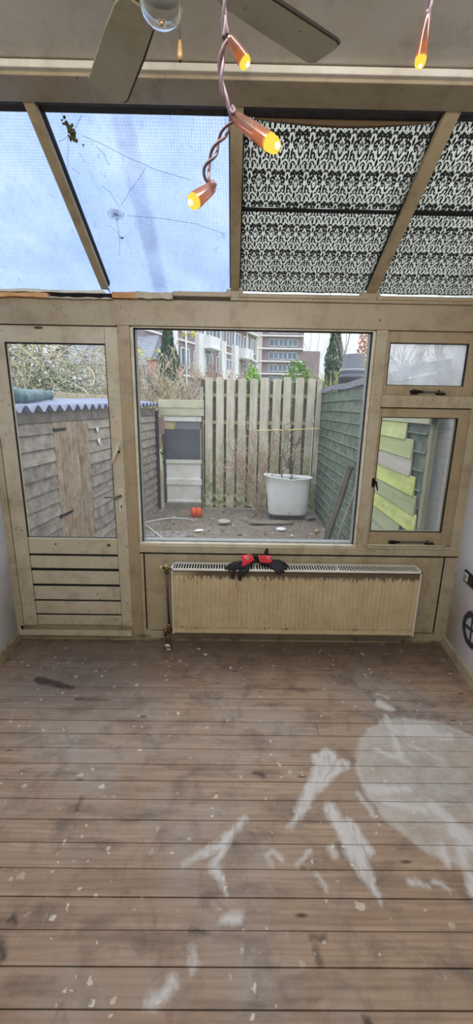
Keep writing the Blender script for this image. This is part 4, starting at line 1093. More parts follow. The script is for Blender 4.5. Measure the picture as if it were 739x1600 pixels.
mb = MB(); mb.box((x0, FY-.03, 1.44), (x1, FY+.04, 1.53)); obj('cross_rail', mb, M['gate_white'], gt, .004)
mb = MB(); mb.box((x0-.08, FY-.05, 1.53), (x1+.04, FY+.06, 1.66)); mb.box((x0-.08, FY-.06, 1.665), (x1+.04, FY+.07, 1.80)); obj('head_beam', mb, M['gate_grey'], gt, .005)
mb = MB(); mb.box((x0-.03, FY-.035, -.15), (x1+.0, FY+.05, -.03)); obj('base_board', mb, plain('base_board', (120,116,106), .9, 0, .2, 10), gt, .004)
mb = MB(); mb.box((x0-.03, FY-.03, -.15), (x0+.02, FY+.05, 1.30)); mb.box((x1-.008, FY-.02, -.15), (x1+.02, FY+.05, 1.53)); obj('gate_post', mb, M['shed_dark'], gt, .003)
mb = MB(); mb.box((x0-.09, FY-.05, 1.22), (x0+.01, FY-.0, 1.50)); obj('side_block', mb, plain('pinkish_block', (140,112,106), .8), gt, .004)

# ---- slatted back fence
FW = timber('silvered_fence_wood', (196,189,174), (160,152,136), 2, moss=(104,116,56), mossamt=1.15, dark=(110,102,86), island=.16, zmoss=(.05, 1.35))
FWB = timber('shaded_fence_wood', (98,86,64), (74,64,48), 2, moss=(96,100,58), mossamt=.6, dark=(70,60,44), zmoss=(.0, 1.6))  # back slats: colour darkened for the shade in the gaps
FR = timber('mossy_fence_rail', (164,156,116), (138,132,92), 0, moss=(120,128,64), mossamt=.5)
fence = empty('slatted_fence', (.45, 7.30, GZ), 'tall grey wooden slatted fence with green moss at the back of the garden', 'fence')
cx = [326.3, 343.2, 360.5, 377.5, 395.2, 413, 431, 448.2, 467, 484.2]
r5 = random.Random(21)
for k, c in enumerate(cx):
    a = atY(c, 640, FY); wd = .0675+r5.uniform(-.004, .006)
    mb = MB(); z1 = atY(c, 590, FY).z+r5.uniform(-.02, .015); ln = r5.uniform(-.008, .008); zb = -.10+r5.uniform(-.02, .03)
    mb.prism([(a.x-wd, FY, zb), (a.x+wd, FY, zb), (a.x+wd+ln, FY, z1-.02), (a.x+wd*.8+ln, FY, z1), (a.x-wd*.8+ln, FY, z1), (a.x-wd+ln, FY, z1-.02)], (0, .020, 0))
    obj('slat', mb, FW, fence, .002)
for zz in (1.86, 1.40, .08, -.07):
    mb = MB(); mb.box((-.56, FY+.021, zz), (1.50, FY+.055, zz+.06)); obj('rail', mb, FR, fence, .003)
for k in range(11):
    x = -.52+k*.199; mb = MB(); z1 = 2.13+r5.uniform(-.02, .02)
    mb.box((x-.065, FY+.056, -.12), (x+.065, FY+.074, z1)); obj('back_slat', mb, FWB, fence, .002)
mb = MB(); mb.box((1.42, FY-.03, -.15), (1.50, FY+.07, 2.16)); obj('fence_post', mb, FW, fence, .004)
mb = MB(); mb.box((-.60, FY-.01, -.15), (-.545, FY+.07, 2.02)); obj('fence_post', mb, FW, fence, .004)

# ---- green board fence on the right
def gx(y): return 1.42+.02*(y-2.7)
GB = timber('old_green_boards', (62,78,69), (42,54,49), 1, moss=(122,130,104), mossamt=.5, dark=(26,32,28), island=.3)
M['pe'] = plain('pale_edge', (112,124,110), .8, 0, .5, 9)
gf = empty('green_board_fence', (gx(5), 5.0, GZ), 'dark green overlapping board fence along the right side of the garden', 'fence')
z = GZ-.01; k = 0
while z < 1.88:
    mb = MB(); h = .146; wv = [r5.uniform(-.006, .006) for _ in range(6)]
    ys = [2.985+(7.20-2.985)*i/5 for i in range(6)]
    for i in range(5):
        ya, yb = ys[i], ys[i+1]
        A = [(gx(ya)-.022, ya, z+wv[i]), (gx(ya)-.004, ya, z+h+wv[i]), (gx(ya)+.012, ya, z+h+wv[i]), (gx(ya)+.008, ya, z+wv[i])]
        B = [(gx(yb)-.022, yb, z+wv[i+1]), (gx(yb)-.004, yb, z+h+wv[i+1]), (gx(yb)+.012, yb, z+h+wv[i+1]), (gx(yb)+.008, yb, z+wv[i+1])]
        mb.add(A+B, [(0,1,2,3),(7,6,5,4),(0,4,5,1),(1,5,6,2),(2,6,7,3),(3,7,4,0)])
    # pale worn lower lip
    mb.tube([(gx(y_)-.024, y_, z+.006+w_) for y_, w_ in zip(ys, wv)], .0045, 5, 1, sm=False)
    obj('board', mb, [GB, M['pe']], gf); 
    z += h-.006; k += 1
M['felt'] = plain('grey_roof_felt', (104,106,116), .9, 0, .25, 18)
mb = MB(); n = 14
for i in range(n):
    ya = 2.93+(7.25-2.93)*i/n; yb = 2.93+(7.25-2.93)*(i+1)/n; za = 2.03+.010*math.sin(i*1.3); zb = 2.03+.010*math.sin((i+1)*1.3)
    A = [(gx(ya)-.035, ya, za-.075), (gx(ya)-.03, ya, za), (gx(ya)+.05, ya, za+.01), (gx(ya)+.05, ya, za-.06)]
    B = [(gx(yb)-.035, yb, zb-.075), (gx(yb)-.03, yb, zb), (gx(yb)+.05, yb, zb+.01), (gx(yb)+.05, yb, zb-.06)]
    mb.add(A+B, [(0,1,2,3),(7,6,5,4),(0,4,5,1),(1,5,6,2),(2,6,7,3),(3,7,4,0)])
obj('felt_cap', mb, M['felt'], gf)
mb = MB(); mb.box((gx(2.9)+.012, 3.0, -.15), (gx(2.9)+.045, 3.04, 2.0)); obj('end_post', mb, GB, gf)
for y_ in (4.9, 6.1): mb = MB(); mb.box((gx(y_)+.014, y_, -.15), (gx(y_)+.06, y_+.06, 1.95)); obj('rear_post', mb, GB, gf)
# ---- pale yellow-green boards nailed over it
rowsY = [((676,661),(672,669),(176,176,150)), ((641,666),(634,688),(176,184,120)), ((648,690),(643,716),(168,176,116)), ((645,716),(641,740),(182,172,162)),
         ((652,742),(646,770),(184,196,98)), ((651,768),(648,796),(156,166,118)), ((653,796),(648,824),(188,200,104)), ((631,818),(628,830),(160,166,124)), ((612,824),(608,834),(160,162,140))]
yb_ = empty('yellow_green_boards', (gx(4.2)-.06, 4.2, GZ), 'pale yellow-green mossy boards with ragged ends nailed over the green fence', 'boarding')
zt = onGreen(676, 664).z
for k, (t_, b_, col) in enumerate(rowsY):
    pt, pb = (onP(q[0], q[1], (1.385, 2.7, 0), (1, -.02, 0)) for q in (t_, b_))
    zb = 1.600-.1385*k; ze = zb+.150; yn = pb.y
    if k == 7: yn = 3.26
    if k == 8: yn = 3.45
    mb = MB(); yf = 4.42+r5.uniform(-.05, .05)
    A = [(gx(yn)-.046, yn, zb), (gx(yn)-.034, yn+.01, ze), (gx(yn)-.025, yn+.01, ze), (gx(yn)-.026, yn, zb)]
    B = [(gx(yf)-.046, yf, zb), (gx(yf)-.034, yf, ze), (gx(yf)-.025, yf, ze), (gx(yf)-.026, yf, zb)]
    mb.add(A+B, [(0,1,2,3),(7,6,5,4),(0,4,5,1),(1,5,6,2),(2,6,7,3),(3,7,4,0)])
    c2 = tuple(int(v*.84) for v in col)
    obj('board', mb, timber('algae_board', col, c2, 1, moss=(208,214,150) if k in (4, 6, 1) else (150,154,132), mossamt=.4, dark=(120,124,84)), yb_, .003)
for k in range(9, 12):
    mb = MB(); zb = 1.600-.1385*k; yn = 3.5+.2*(k-9); yf = 4.42; ze = zb+.15
    A = [(gx(yn)-.046, yn, zb), (gx(yn)-.034, yn+.01, ze), (gx(yn)-.025, yn+.01, ze), (gx(yn)-.026, yn, zb)]
    B = [(gx(yf)-.046, yf, zb), (gx(yf)-.034, yf, ze), (gx(yf)-.025, yf, ze), (gx(yf)-.026, yf, zb)]
    mb.add(A+B, [(0,1,2,3),(7,6,5,4),(0,4,5,1),(1,5,6,2),(2,6,7,3),(3,7,4,0)])
    obj('board', mb, timber('grey_board', (166,168,150), (140,142,122), 1, dark=(112,112,92)), yb_, .003)
mb = MB(); mb.box((gx(4.2)-.025, 4.2, .10), (gx(4.2)-.012, 4.25, 1.70)); obj('batten', mb, GB, yb_)
# grey upright timber
mb = MB(); mb.prism([(1.404, 2.915, GZ), (1.438, 2.915, GZ), (1.438, 2.915, 1.585), (1.404, 2.915, 1.60)], (0, .055, 0))
o = obj('upright_timber', mb, timber('grey_green_post', (150,146,124), (126,122,102), 2, moss=(126,128,90), mossamt=.3), bevel=.004)
tag(o, 'grey-green upright timber standing between the board fence and white brick wall', 'post')
# white brick side wall
def brick(name, c1, c2, mortar, sc, bw=.21, bh=.065, axis='YZ', rough=.8, ms=.012, bmp=.6):
    t = NT(name); p = t.pos(); x = t.n('SeparateXYZ', inp={0: p}).outputs
    v = t.n('CombineXYZ', inp={0: x[1] if axis == 'YZ' else x[0], 1: x[2], 2: 0.0}).outputs[0]
    wob = t.vm('SCALE', t.vm('SUBTRACT', t.n('TexNoise', inp={'Vector': p, 'Scale': 9/sc, 'Detail': 4}).outputs['Color'], (.5,.5,.5)).outputs[0]); t.set(wob, 'Scale', .012*sc)
    v = t.vm('ADD', v, wob.outputs[0]).outputs[0]
    b = t.n('TexBrick', offset=.5, inp={'Vector': v, 'Color1': lin(c1), 'Color2': lin(c2), 'Mortar': lin(mortar), 'Scale': 1.0, 'Mortar Size': ms*sc, 'Brick Width': bw*sc, 'Row Height': bh*sc, 'Mortar Smooth': .3})
    n = t.noise(p, 14/sc, 6, .7)
    c = t.mix(t.ramp(n, .5, .75, 0, .3), b.outputs[0], lin(tuple(v*.75 for v in c1)))
    h = t.math('SUBTRACT', t.math('MULTIPLY', n, .4), b.outputs[1])
    return t.end(t.bsdf(c, rough, 0, t.bump(h, bmp, .008*sc)))
M['wbrick'] = brick('white_painted_brick', (236,238,244), (224,228,236), (200,202,208), 1.0)
mb = MB(); mb.box((1.522, 2.80, -.3), (1.90, 3.12, 3.2))
tag(obj('wall_outside', mb, M['wbrick']), 'white painted brick return wall outside the side windows', 'wall', kind='structure')

# ---- leaning timbers
def lean(name, a, b, w, h, mat, label):
    mb = MB(); n = 9; a = Vector(a); b = Vector(b); r = random.Random(len(label))
    P = [a.lerp(b, i/n)+Vector((r.uniform(-1, 1), r.uniform(-1, 1), 0))*.004 for i in range(n+1)]
    mb.tube(P, [w*(1+r.uniform(-.12, .12)) for _ in P], 6, sm=False, flat=h/w); o = obj(name, mb, mat); tag(o, label, 'timber'); return o
lean('leaning_timber', (1.10, 4.78, GZ), (gx(4.78)-.075, 4.80, 1.04), .052, .040, timber('bark_timber', (96,88,78), (66,60,52), 2, dark=(40,36,30)), 'dark rough timber leaning against the green fence')
lean('leaning_lath', (1.19, 4.66, GZ), (gx(4.6)-.05, 4.60, .82), .022, .012, timber('pale_lath', (140,130,116), (112,104,92), 2), 'thin grey lath leaning beside the dark timber')
# ---- bamboo stick
mb = MB(); a = atY(400, 673, 7.20); b = atY(504, 670, 7.12)
mb.tube([a.lerp(b, i/10)+Vector((0, 0, .004*math.sin(i))) for i in range(11)], [.010+.003*(i % 3 == 0) for i in range(11)], 8)
tag(obj('bamboo_cane', mb, plain('bamboo', (196,178,128), .6)), 'pale horizontal cane tied across the back fence', 'cane')

# ---- bath tub planter
tub = empty('tub_planter', (.93, 6.78, GZ), 'white enamel hip bath used as a planter in front of the fence', 'planter')
M['enamel'] = plain('white_enamel', (216,220,228), .3, 0, .05, 6)
TX, TY = .935, 6.78
def tubring(hx, hy, z, zf=lambda u, s: 0, n=56, fl=0):
    out = []
    for k in range(n):
        a = 2*PI*k/n; c, s = math.cos(a), math.sin(a)
        ex = .62; x = math.copysign(abs(c)**ex, c)*hx; y = math.copysign(abs(s)**.8, s)*hy
        u = x/hx
        out.append(Vector((TX+x-.03*max(0, -u)*fl, TY+y, z+zf(u, s))))
    return out
def rimz(u, s):
    f = .045*max(0, -u)**1.5          # raised left end
    f += -.022*math.exp(-((u-.12)/.16)**2)*(1 if s < 0 else -1.1)   # dip in front, hump behind
    return f
n = 56; rings = [(.325, .155, GZ+.075, 0), (.338, .165, GZ+.11, 0), (.350, .175, .20, .2), (.362, .185, .42, .5), (.368, .19, .52, .8), (.392, .205, .553, 1.2), (.396, .208, .566, 1.2), (.380, .192, .570, 1.0), (.355, .178, .53, .6), (.342, .168, .40, .4)]
mb = MB(); V = []
for i, (a, b, z, fl) in enumerate(rings): V += tubring(a, b, z, rimz if i >= 4 and i < 9 else (lambda u, s: 0), n, fl)
fs = [(i*n+k, i*n+(k+1) % n, (i+1)*n+(k+1) % n, (i+1)*n+k) for i in range(len(rings)-1) for k in range(n)]+[tuple(range(n-1, -1, -1))]
mb.add(V, fs, 0, True); tb = obj('tub_body', mb, M['enamel'], tub)
mb = MB(); mb.ball((TX+.02, TY-.168, GZ+.13), (.010, .006, .010), 8); obj('drain_hole', mb, M['dark'], tb)
mb = MB(); V = tubring(.350, .174, .50, lambda u, s: .012*math.sin(u*9+s*5), n); c = len(V); V.append(Vector((TX, TY, .51))); mb.add(V, [(k, (k+1) % n, c) for k in range(n)], 0, True)
rr6 = random.Random(6)
for i in range(60): mb.ball((TX+rr6.uniform(-.3, .3), TY+rr6.uniform(-.14, .14), .51), rr6.uniform(.010, .022), 6, 1 if rr6.random() < .35 else 0, .3, rr6)
obj('soil', mb, [plain('potting_soil', (52,46,42), .95, 0, .4), plain('green_moss', (104,122,62), .95, 0, .3)], tub)
mb = MB(); mb.box((TX-.30, TY-.13, GZ-.02), (TX+.25, TY+.13, GZ+.078)); obj('dark_plinth', mb, plain('black_crate', (48,46,48), .8, 0, .2), tub, .01)

# ---- plants
def branchy(mb, p, d, L, r, depth, rnd, spread=.55, up=.15, n=3, minr=.0012, m=0, seg=4):
    pts = [p]; rad = [r]
    for i in range(seg):
        d = (d+Vector((rnd.gauss(0, .16), rnd.gauss(0, .16), rnd.gauss(0, .12)+up*.2))).normalized()
        p = p+d*L/seg; pts.append(p.copy()); rad.append(max(minr, r*(1-.42*(i+1)/seg)))
    mb.tube(pts, rad, 5 if r > .01 else 3, m, cap=False)
    if depth <= 0: return
    for i in range(n):
        k = rnd.randint(1, seg); a = rnd.uniform(0, 2*PI); u = d.orthogonal().normalized(); w_ = d.cross(u)
        dd = (d+(u*math.cos(a)+w_*math.sin(a))*rnd.uniform(spread*.6, spread*1.5)+Vector((0, 0, up))).normalized()
        branchy(mb, pts[k], dd, L*rnd.uniform(.55, .82), max(minr, rad[k]*.6), depth-1, rnd, spread, up, n, minr, m, seg)
BARK = {'tan': plain('tan_bark', (172,160,138), .9, 0, .25), 'grey': plain('grey_bark', (124,120,112), .9, 0, .25), 'dark': plain('dark_bark', (92,80,72), .9, 0, .25), 'green': plain('lichen_bark', (150,152,92), .9, 0, .25), 'red': plain('reddish_bark', (164,134,116), .9, 0, .25)}
def bare(name, x, y, z, h, r, seed, bark, label, depth=5, spread=.55, n=3, cat='tree', group=None, trunk=.35, up=.2, stems=1, minr=.003):
    rnd = random.Random(seed); mb = MB()
    for s in range(stems):
        d = Vector((rnd.uniform(-.15, .15)*stems, rnd.uniform(-.15, .15)*stems, 1)).normalized()
        branchy(mb, Vector((x+rnd.uniform(-.05, .05)*(stems-1), y, z)), d, h*trunk, r, depth, rnd, spread, up, n, minr)
    o = obj(name, mb, BARK[bark], loc=(x, y, z)); tag(o, label, cat, group); return o
# shrub growing out of the tub, and the bare shrub beside it
mb = MB(); rnd = random.Random(31)
branchy(mb, Vector((.93-.10, TY, .50)), Vector((-.25, 0, 1)).normalized(), .55, .013, 3, rnd, .6, .1, 3, .004)
branchy(mb, Vector((.93+.04, TY+.03, .50)), Vector((.02, 0, 1)).normalized(), .50, .012, 3, rnd, .7, .1, 3, .004)
o = obj('bare_shrub', mb, BARK['dark'], loc=(.93, TY, .49)); tag(o, 'leafless dark-stemmed shrub growing out of the white tub', 'shrub')
mb = MB(); rnd = random.Random(77)
for s in range(7): branchy(mb, Vector((.42+rnd.uniform(-.08, .08), 6.95, GZ)), Vector((rnd.uniform(-.45, .3), rnd.uniform(-.1, .1), 1)).normalized(), .80, .008, 3, rnd, .75, .1, 3, .004)
o = obj('bare_shrub', mb, BARK['red'], loc=(.42, 6.95, GZ)); tag(o, 'sprawling leafless reddish shrub in front of the back fence', 'shrub')

# ---- litter in the garden
def litter(name, x, y, fn, mat, label, cat, lift=.02, grp=None):
    mb = MB(); fn(mb, Vector((x, y, GZ+lift))); o = obj(name, mb, mat); tag(o, label, cat, grp); return o
def slabby(sx_, sy_, th, seed, rot=0, tilt=.0):
    def f(mb, c):
        r = random.Random(seed); n = 7; P = []
        Mx = Matrix.Translation(c) @ Matrix.Rotation(rot, 4, 'Z') @ Matrix.Rotation(tilt, 4, 'X')
        for i in range(n): a = 2*PI*i/n; P.append(Mx @ Vector((math.cos(a)*sx_*r.uniform(.7, 1.1), math.sin(a)*sy_*r.uniform(.7, 1.1), 0)))
        mb.prism(P, Mx.to_3x3() @ Vector((0, 0, th)))
    return f
g = lambda px, py: atZ(px, py, GZ+.02)
q = g(307, 806)
mb = MB()
for s in (-1, 1): mb.ball((q.x+s*.045, q.y, GZ+.085), (.062, .055, .085), 16)
mb.tube([(q.x+.02, q.y, GZ+.165), (q.x+.022, q.y, GZ+.185)], .008, 6)
o = obj('plastic_float', mb, plain('orange_red_plastic', (246,84,48), .4, 0, .05)); tag(o, 'orange-red plastic two-lobed float lying in the mud', 'float')
def cordlet(name, pts, r, mat, label):
    mb = MB(); P = catmull([Vector((atZ(a, b, GZ+.03).x, atZ(a, b, GZ+.03).y, GZ+.036)) for a, b in pts], 8); mb.tube(P, r, 6); tag(obj(name, mb, mat), label, 'cord')
M['cordw'] = plain('white_cord', (214,214,210), .6)
cordlet('white_cord', [(224,818),(244,813),(268,810),(292,811),(304,814)], .007, M['cordw'], 'thin white cord curving across the paving to the orange float')
cordlet('white_cord', [(222,817),(232,824),(244,834),(256,843)], .009, M['cordw'], 'thicker white cord lying close to the window by the shed')
q = g(350, 817); litter('broken_tile', q.x, q.y, slabby(.11, .10, .02, 2, .3, .12), plain('grey_tile', (150,146,142), .8), 'broken grey tile lying flat in the mud by the fence', 'tile', .035)
q = g(311, 830); litter('paper_scrap', q.x, q.y, slabby(.08, .04, .006, 5, .2, .15), plain('white_scrap', (206,212,216), .7), 'crumpled white scrap on the mud near the window', 'scrap', .03)
q = g(439, 828); litter('plastic_dish', q.x, q.y, lambda mb, c: mb.lathe([(.075, 0), (.078, .010), (.070, .016), (.045, .012), (.03, .012), (0, .012)], c, 20), plain('pale_lid', (198,200,208), .5), 'round pale plastic dish lying in the mud', 'dish', .03)
q = g(495, 831); litter('stone', q.x, q.y, lambda mb, c: mb.ball(c+Vector((0, 0, .015)), (.035, .03, .03), 10, 0, .08, random.Random(3)), plain('tan_stone', (170,146,112), .8), 'small tan stone at the foot of the green fence', 'stone')
q = g(485, 810); litter('slate_piece', q.x, q.y, slabby(.15, .07, .02, 8, .9, .2), plain('slate', (108,104,106), .8), 'grey slate piece lying beside the white tub', 'slate', .04)
q = g(425, 818); litter('flat_board', q.x, q.y, slabby(.42, .10, .018, 9, .06, .03), timber('rotten_board', (132,124,108), (100,92,80), 0), 'rotten flat board lying in the mud in front of the tub', 'board', .03)
mb = MB(); rnd = random.Random(44)
for i in range(420):
    x = rnd.uniform(-1.5, 1.45); y = rnd.uniform(4.9, 7.2); a = rnd.uniform(0, PI); s = rnd.uniform(.010, .034); Mx = Matrix.Translation((x, y, GZ+rnd.uniform(.012, .034))) @ Matrix.Rotation(a, 4, 'Z') @ Matrix.Rotation(rnd.uniform(-.4, .4), 4, 'X')
    P = [Mx @ Vector(v) for v in ((-s, 0, 0), (-.3*s, -.45*s, .003), (s, 0, 0), (-.2*s, .5*s, .004))]; mb.prism(P, (0, 0, .003), rnd.choice((0, 0, 1, 2, 2, 3)))
o = obj('leaf_litter', mb, [plain('brown_leaf', (112,80,58), .9), plain('pale_chip', (186,180,166), .9), plain('dark_leaf', (58,48,42), .9), plain('green_leaf', (128,142,72), .9)]); tag(o, 'fallen leaves and small debris strewn over the muddy ground', 'litter', kind='stuff')

# ---- leafy things: clusters of real leaves
def leaves(mb, pts, size, rnd, m=0, asp=.5, vert=False):
    for p in pts:
        a = rnd.uniform(0, 2*PI); b = rnd.uniform(-.9, .9) if not vert else rnd.uniform(.9, 1.5); s = size*rnd.uniform(.6, 1.3)
        d = Vector((math.cos(a)*math.cos(b), math.sin(a)*math.cos(b), math.sin(b))); u = d.orthogonal().normalized(); w_ = d.cross(u)
        t = rnd.uniform(0, PI); sd = u*math.cos(t)+w_*math.sin(t); nn = d.cross(sd)*s*.08
        mb.add([p-d*s*.5, p+sd*s*asp*.5+nn, p+d*s*.5, p-sd*s*asp*.5+nn], [(0, 1, 2, 3)], m)
def conifer(x, y, h, w, seed, cols, label, name='conifer', n=5200, size=.10):
    rnd = random.Random(seed); e = empty(name, (x, y, -.28), label, 'tree')
    mb = MB(); mb.tube([(x, y, -.28), (x, y, h*.5), (x, y, h*.96)], [.06, .04, .01], 6); obj('trunk', mb, BARK['dark'], e)
    mb = MB(); pts = [[], []]
    for i in range(n):
        t = rnd.random()**.8; z = -.1+(h+.1)*t; R_ = w*(math.sin(PI*min(1, (1-t)*.95+.05)/1.15)**.7)*rnd.uniform(.55, 1.08)*(1+.15*math.sin(z*7)); a = rnd.uniform(0, 2*PI)
        pts[rnd.random() < .3].append(Vector((x+R_*math.cos(a), y+R_*math.sin(a), z)))
    leaves(mb, pts[0], size, rnd, 0, .35, True); leaves(mb, pts[1], size, rnd, 1, .35, True); obj('foliage', mb, cols, e); return e
LG = [plain('conifer_dark', (58,78,62), .9, 0, .3, 6), plain('conifer_mid', (92,116,84), .9, 0, .3, 6)]
conifer(-1.86, 12, 3.75, .36, 1, LG, 'narrow dark green columnar conifer behind the garden gate')
conifer(2.52, 11, 3.95, .25, 2, LG, 'narrow dark green conifer behind the right end of the slatted fence')
conifer(3.15, 13, 3.0, .35, 5, [plain('c2', (84,104,72), .9), plain('c3', (122,134,84), .9)], 'lower mid-green conifer behind the upturned black bucket')
def bush(x, y, z0, z1, w, seed, cols, label, n=1400, size=.09, name='leafy_bush'):
    rnd = random.Random(seed); e = empty(name, (x, y, -.28), label, 'bush'); mb = MB()
    for k in range(5): branchy(mb, Vector((x+rnd.uniform(-.05, .05), y, -.28)), Vector((rnd.uniform(-.15, .15), 0, 1)).normalized(), (z1+.28)*.7, .02, 1, rnd, .3, .2, 3, .004)
    obj('stems', mb, BARK['tan'], e); mb = MB(); pts = [[], []]
    for i in range(n):
        a = rnd.uniform(0, 2*PI); b = math.acos(rnd.uniform(-1, 1)); R_ = rnd.uniform(.5, 1)**.5*(1+.12*math.sin(a*5))
        pts[rnd.random() < .4].append(Vector((x+w*R_*math.sin(b)*math.cos(a), y+w*R_*math.sin(b)*math.sin(a), (z0+z1)/2+(z1-z0)/2*R_*math.cos(b))))
    leaves(mb, pts[0], size, rnd, 0); leaves(mb, pts[1], size, rnd, 1); obj('foliage', mb, cols, e); return e
BG = [plain('bright_leaf', (140,176,72), .7, 0, .15, 9), plain('bright_leaf_dark', (100,136,58), .7, 0, .15, 9)]
bush(.33, 8.6, 1.5, 2.50, .19, 3, BG, 'bright green bush peeping over the middle of the fence', 900, .07)
bush(1.38, 9.4, 1.4, 2.72, .34, 4, [plain('mid_leaf', (122,150,78), .7), plain('mid_leaf2', (92,120,60), .7)], 'rounded green bush above the right part of the fence', 1500, .08)
bush(-3.4, 5.4, 1.2, 2.25, .5, 8, [plain('ivy', (70,88,56), .8), plain('ivy2', (104,116,72), .8)], 'dark ivy bush behind the shed roof', 1800, .06, 'ivy_bush')
bush(-2.9, 6.6, 1.2, 2.2, .5, 9, [plain('ivy3', (80,94,62), .8), plain('ivy4', (116,122,84), .8)], 'ivy mound behind the far end of the shed roof', 1500, .06, 'ivy_bush')
# beech with brown leaves
rnd = random.Random(15); e = empty('beech_tree', (2.56, 8.5, -.28), 'slim beech holding coppery brown dead leaves', 'tree')
mb = MB(); branchy(mb, Vector((2.56, 8.5, -.28)), Vector((0, 0, 1)), 3.4, .03, 2, rnd, .3, .4, 5, .003, seg=7); obj('trunk', mb, BARK['grey'], e)
mb = MB(); pts = []
for i in range(1500):
    t = rnd.random(); z = 1.5+1.75*t; R_ = .26*(1-.4*t)*rnd.random()**.5; a = rnd.uniform(0, 2*PI); pts.append(Vector((2.56+R_*math.cos(a), 8.5+R_*math.sin(a), z)))
leaves(mb, pts[:900], .065, rnd, 0); leaves(mb, pts[900:], .065, rnd, 1); obj('foliage', mb, [plain('copper_leaf', (150,96,62), .8), plain('copper_leaf_pale', (190,140,100), .8)], e)

# thicket behind the shed
mb = MB(); rnd = random.Random(101)
for i in range(1500):
    x = rnd.uniform(-7.5, -2.3); y = rnd.uniform(5.2, 11); 
    if x > -3.5+.0*(y): x -= .6
    z = rnd.uniform(.9, 3.0); d = Vector((rnd.gauss(0, 1), rnd.gauss(0, .5), rnd.gauss(.3, .7))).normalized(); L = rnd.uniform(.5, 1.9); P = []; p = Vector((x, y, z)); cv = Vector((rnd.gauss(0, .12), rnd.gauss(0, .12), rnd.gauss(-.05, .12)))
    for k in range(7): P.append(p.copy()); d = (d+cv+Vector((rnd.gauss(0, .07), 0, rnd.gauss(0, .07)))).normalized(); p = p+d*L/6
    mb.tube(P, rnd.choice((.005, .006, .008, .011)), 3, rnd.choice((0, 0, 1, 2)), cap=False)
pts = [Vector((rnd.uniform(-7, -3.0), rnd.uniform(5.5, 10.5), rnd.uniform(.8, 1.7+rnd.random()**2*1.2))) for _ in range(11000)]
leaves(mb, pts, .075, rnd, 3); leaves(mb, [p+Vector((.2, .3, .1)) for p in pts[:2200]], .07, rnd, 4)
o = obj('undergrowth', mb, [BARK['tan'], BARK['grey'], BARK['green'], plain('dull_leaf', (98,104,76), .9, 0, .3), plain('dark_dull_leaf', (66,72,56), .9, 0, .3)]); tag(o, 'tangle of bare brambles and dull leaves behind the shed', 'undergrowth', kind='stuff')
for i, (x, y, h, s, lb) in enumerate(((-6.2, 12, 4.6, 5, 'bare tan tree above the brambles, at the left edge of the door glass'), (-4.3, 10.5, 4.4, 12, 'bare tan tree above the brambles, by the latch side of the door glass'), (-3.2, 9.2, 4.4, 8, 'bare tree behind the post between door and window'))):
    bare('bare_tree', x, y, -.28, h, .05, s, 'tan', lb, 5, .6, 3, minr=.006)
# dark iron railing seen left behind the brambles
rl = empty('iron_railing', (-6.2, 11.5, -.28), 'dark iron bar railing behind the brambles', 'railing')
for i in range(16):
    mb = MB(); x = -7.6+i*.16; mb.tube([(x, 11.5, -.28), (x, 11.5, 3.05)], .022, 6); obj('bar', mb, M['black_metal'], rl)
mb = MB(); mb.box((-7.75, 11.47, 2.9), (-5.05, 11.53, 2.96)); mb.box((-7.75, 11.47, 1.2), (-5.05, 11.53, 1.26)); obj('rail', mb, M['black_metal'], rl)

for i, (x, y, h, r, s, b, lb, dp) in enumerate((
    (-1.72, 10.0, 4.6, .045, 21, 'tan', 'bare pale tree rising behind the garden gate', 5),
    (-.75, 10.5, 3.6, .05, 23, 'red', 'bare reddish tree rising behind the left end of the fence', 5),
    (-2.35, 9.0, 4.3, .035, 24, 'tan', 'bare young tree at the left edge of the picture window', 5),
    (.15, 12.5, 3.9, .04, 41, 'red', 'thin bare reddish tree before the white-trimmed terrace', 5),
    (-1.2, 13.5, 4.6, .045, 43, 'grey', 'bare grey tree between the conifer and the reddish trees', 5),
    (1.05, 14, 3.9, .05, 25, 'grey', 'bare grey tree above the middle of the fence', 5),
    (2.6, 16, 5.4, .08, 26, 'grey', 'tall bare grey tree left of the right-hand conifer', 6),
    (3.6, 15, 5.4, .08, 27, 'green', 'tall bare lichen-green tree behind the black bucket', 6),
    (2.45, 8.3, 3.2, .03, 28, 'green', 'small lichen-yellow bare tree beside the black bucket', 5),
    (4.6, 11, 4.6, .07, 29, 'grey', 'bare grey tree seen through the small upper side window', 6),
    (4.0, 8.0, 3.9, .05, 30, 'tan', 'bare tan tree seen through the small upper side window', 6))):
    bare('bare_tree', x, y, -.28, h, r, s, b, lb, dp, .6, 4 if dp == 5 else 3, minr=.009)
mb = MB(); rnd = random.Random(9)
for (px, py, yy) in ((218, 547, 9.0), (221, 553, 9.0), (216, 556, 9.0), (234, 560, 9.0), (248, 551, 9.0), (213, 580, 9.0), (287, 521, 9.9), (289, 524, 9.9), (300, 519, 10), (302, 524, 10), (304, 521, 10)):
    c = atY(px, py, yy); leaves(mb, [c+Vector((rnd.gauss(0, .03), 0, rnd.gauss(0, .03))) for _ in range(9)], .06, rnd, 0)  # farther clusters imitate fairy-light reflections in the window as yellow leaves
# (leaves, and the clusters for reflections, hang on a twig so that they belong to a branch)
c = atY(214, 560, 9.0); c2 = atY(250, 548, 9.0); c3 = atY(290, 520, 9.9); c4 = atY(305, 520, 10)
mb.tube([Vector((-2.35, 9.0, 2.2)), c, atY(222, 550, 9.0), c2], .006, 4, 1); mb.tube([Vector((-1.72, 10, 2.2)), atY(270, 545, 9.95), c3, c4], .006, 4, 1)
o = obj('leaf_and_glint_twig', mb, [plain('yellow_leaf_and_glint', (222,206,70), .7), BARK['tan']]); tag(o, 'thin twigs with the last yellow leaves, some drawn for bulb reflections, before the red brick houses', 'twig')

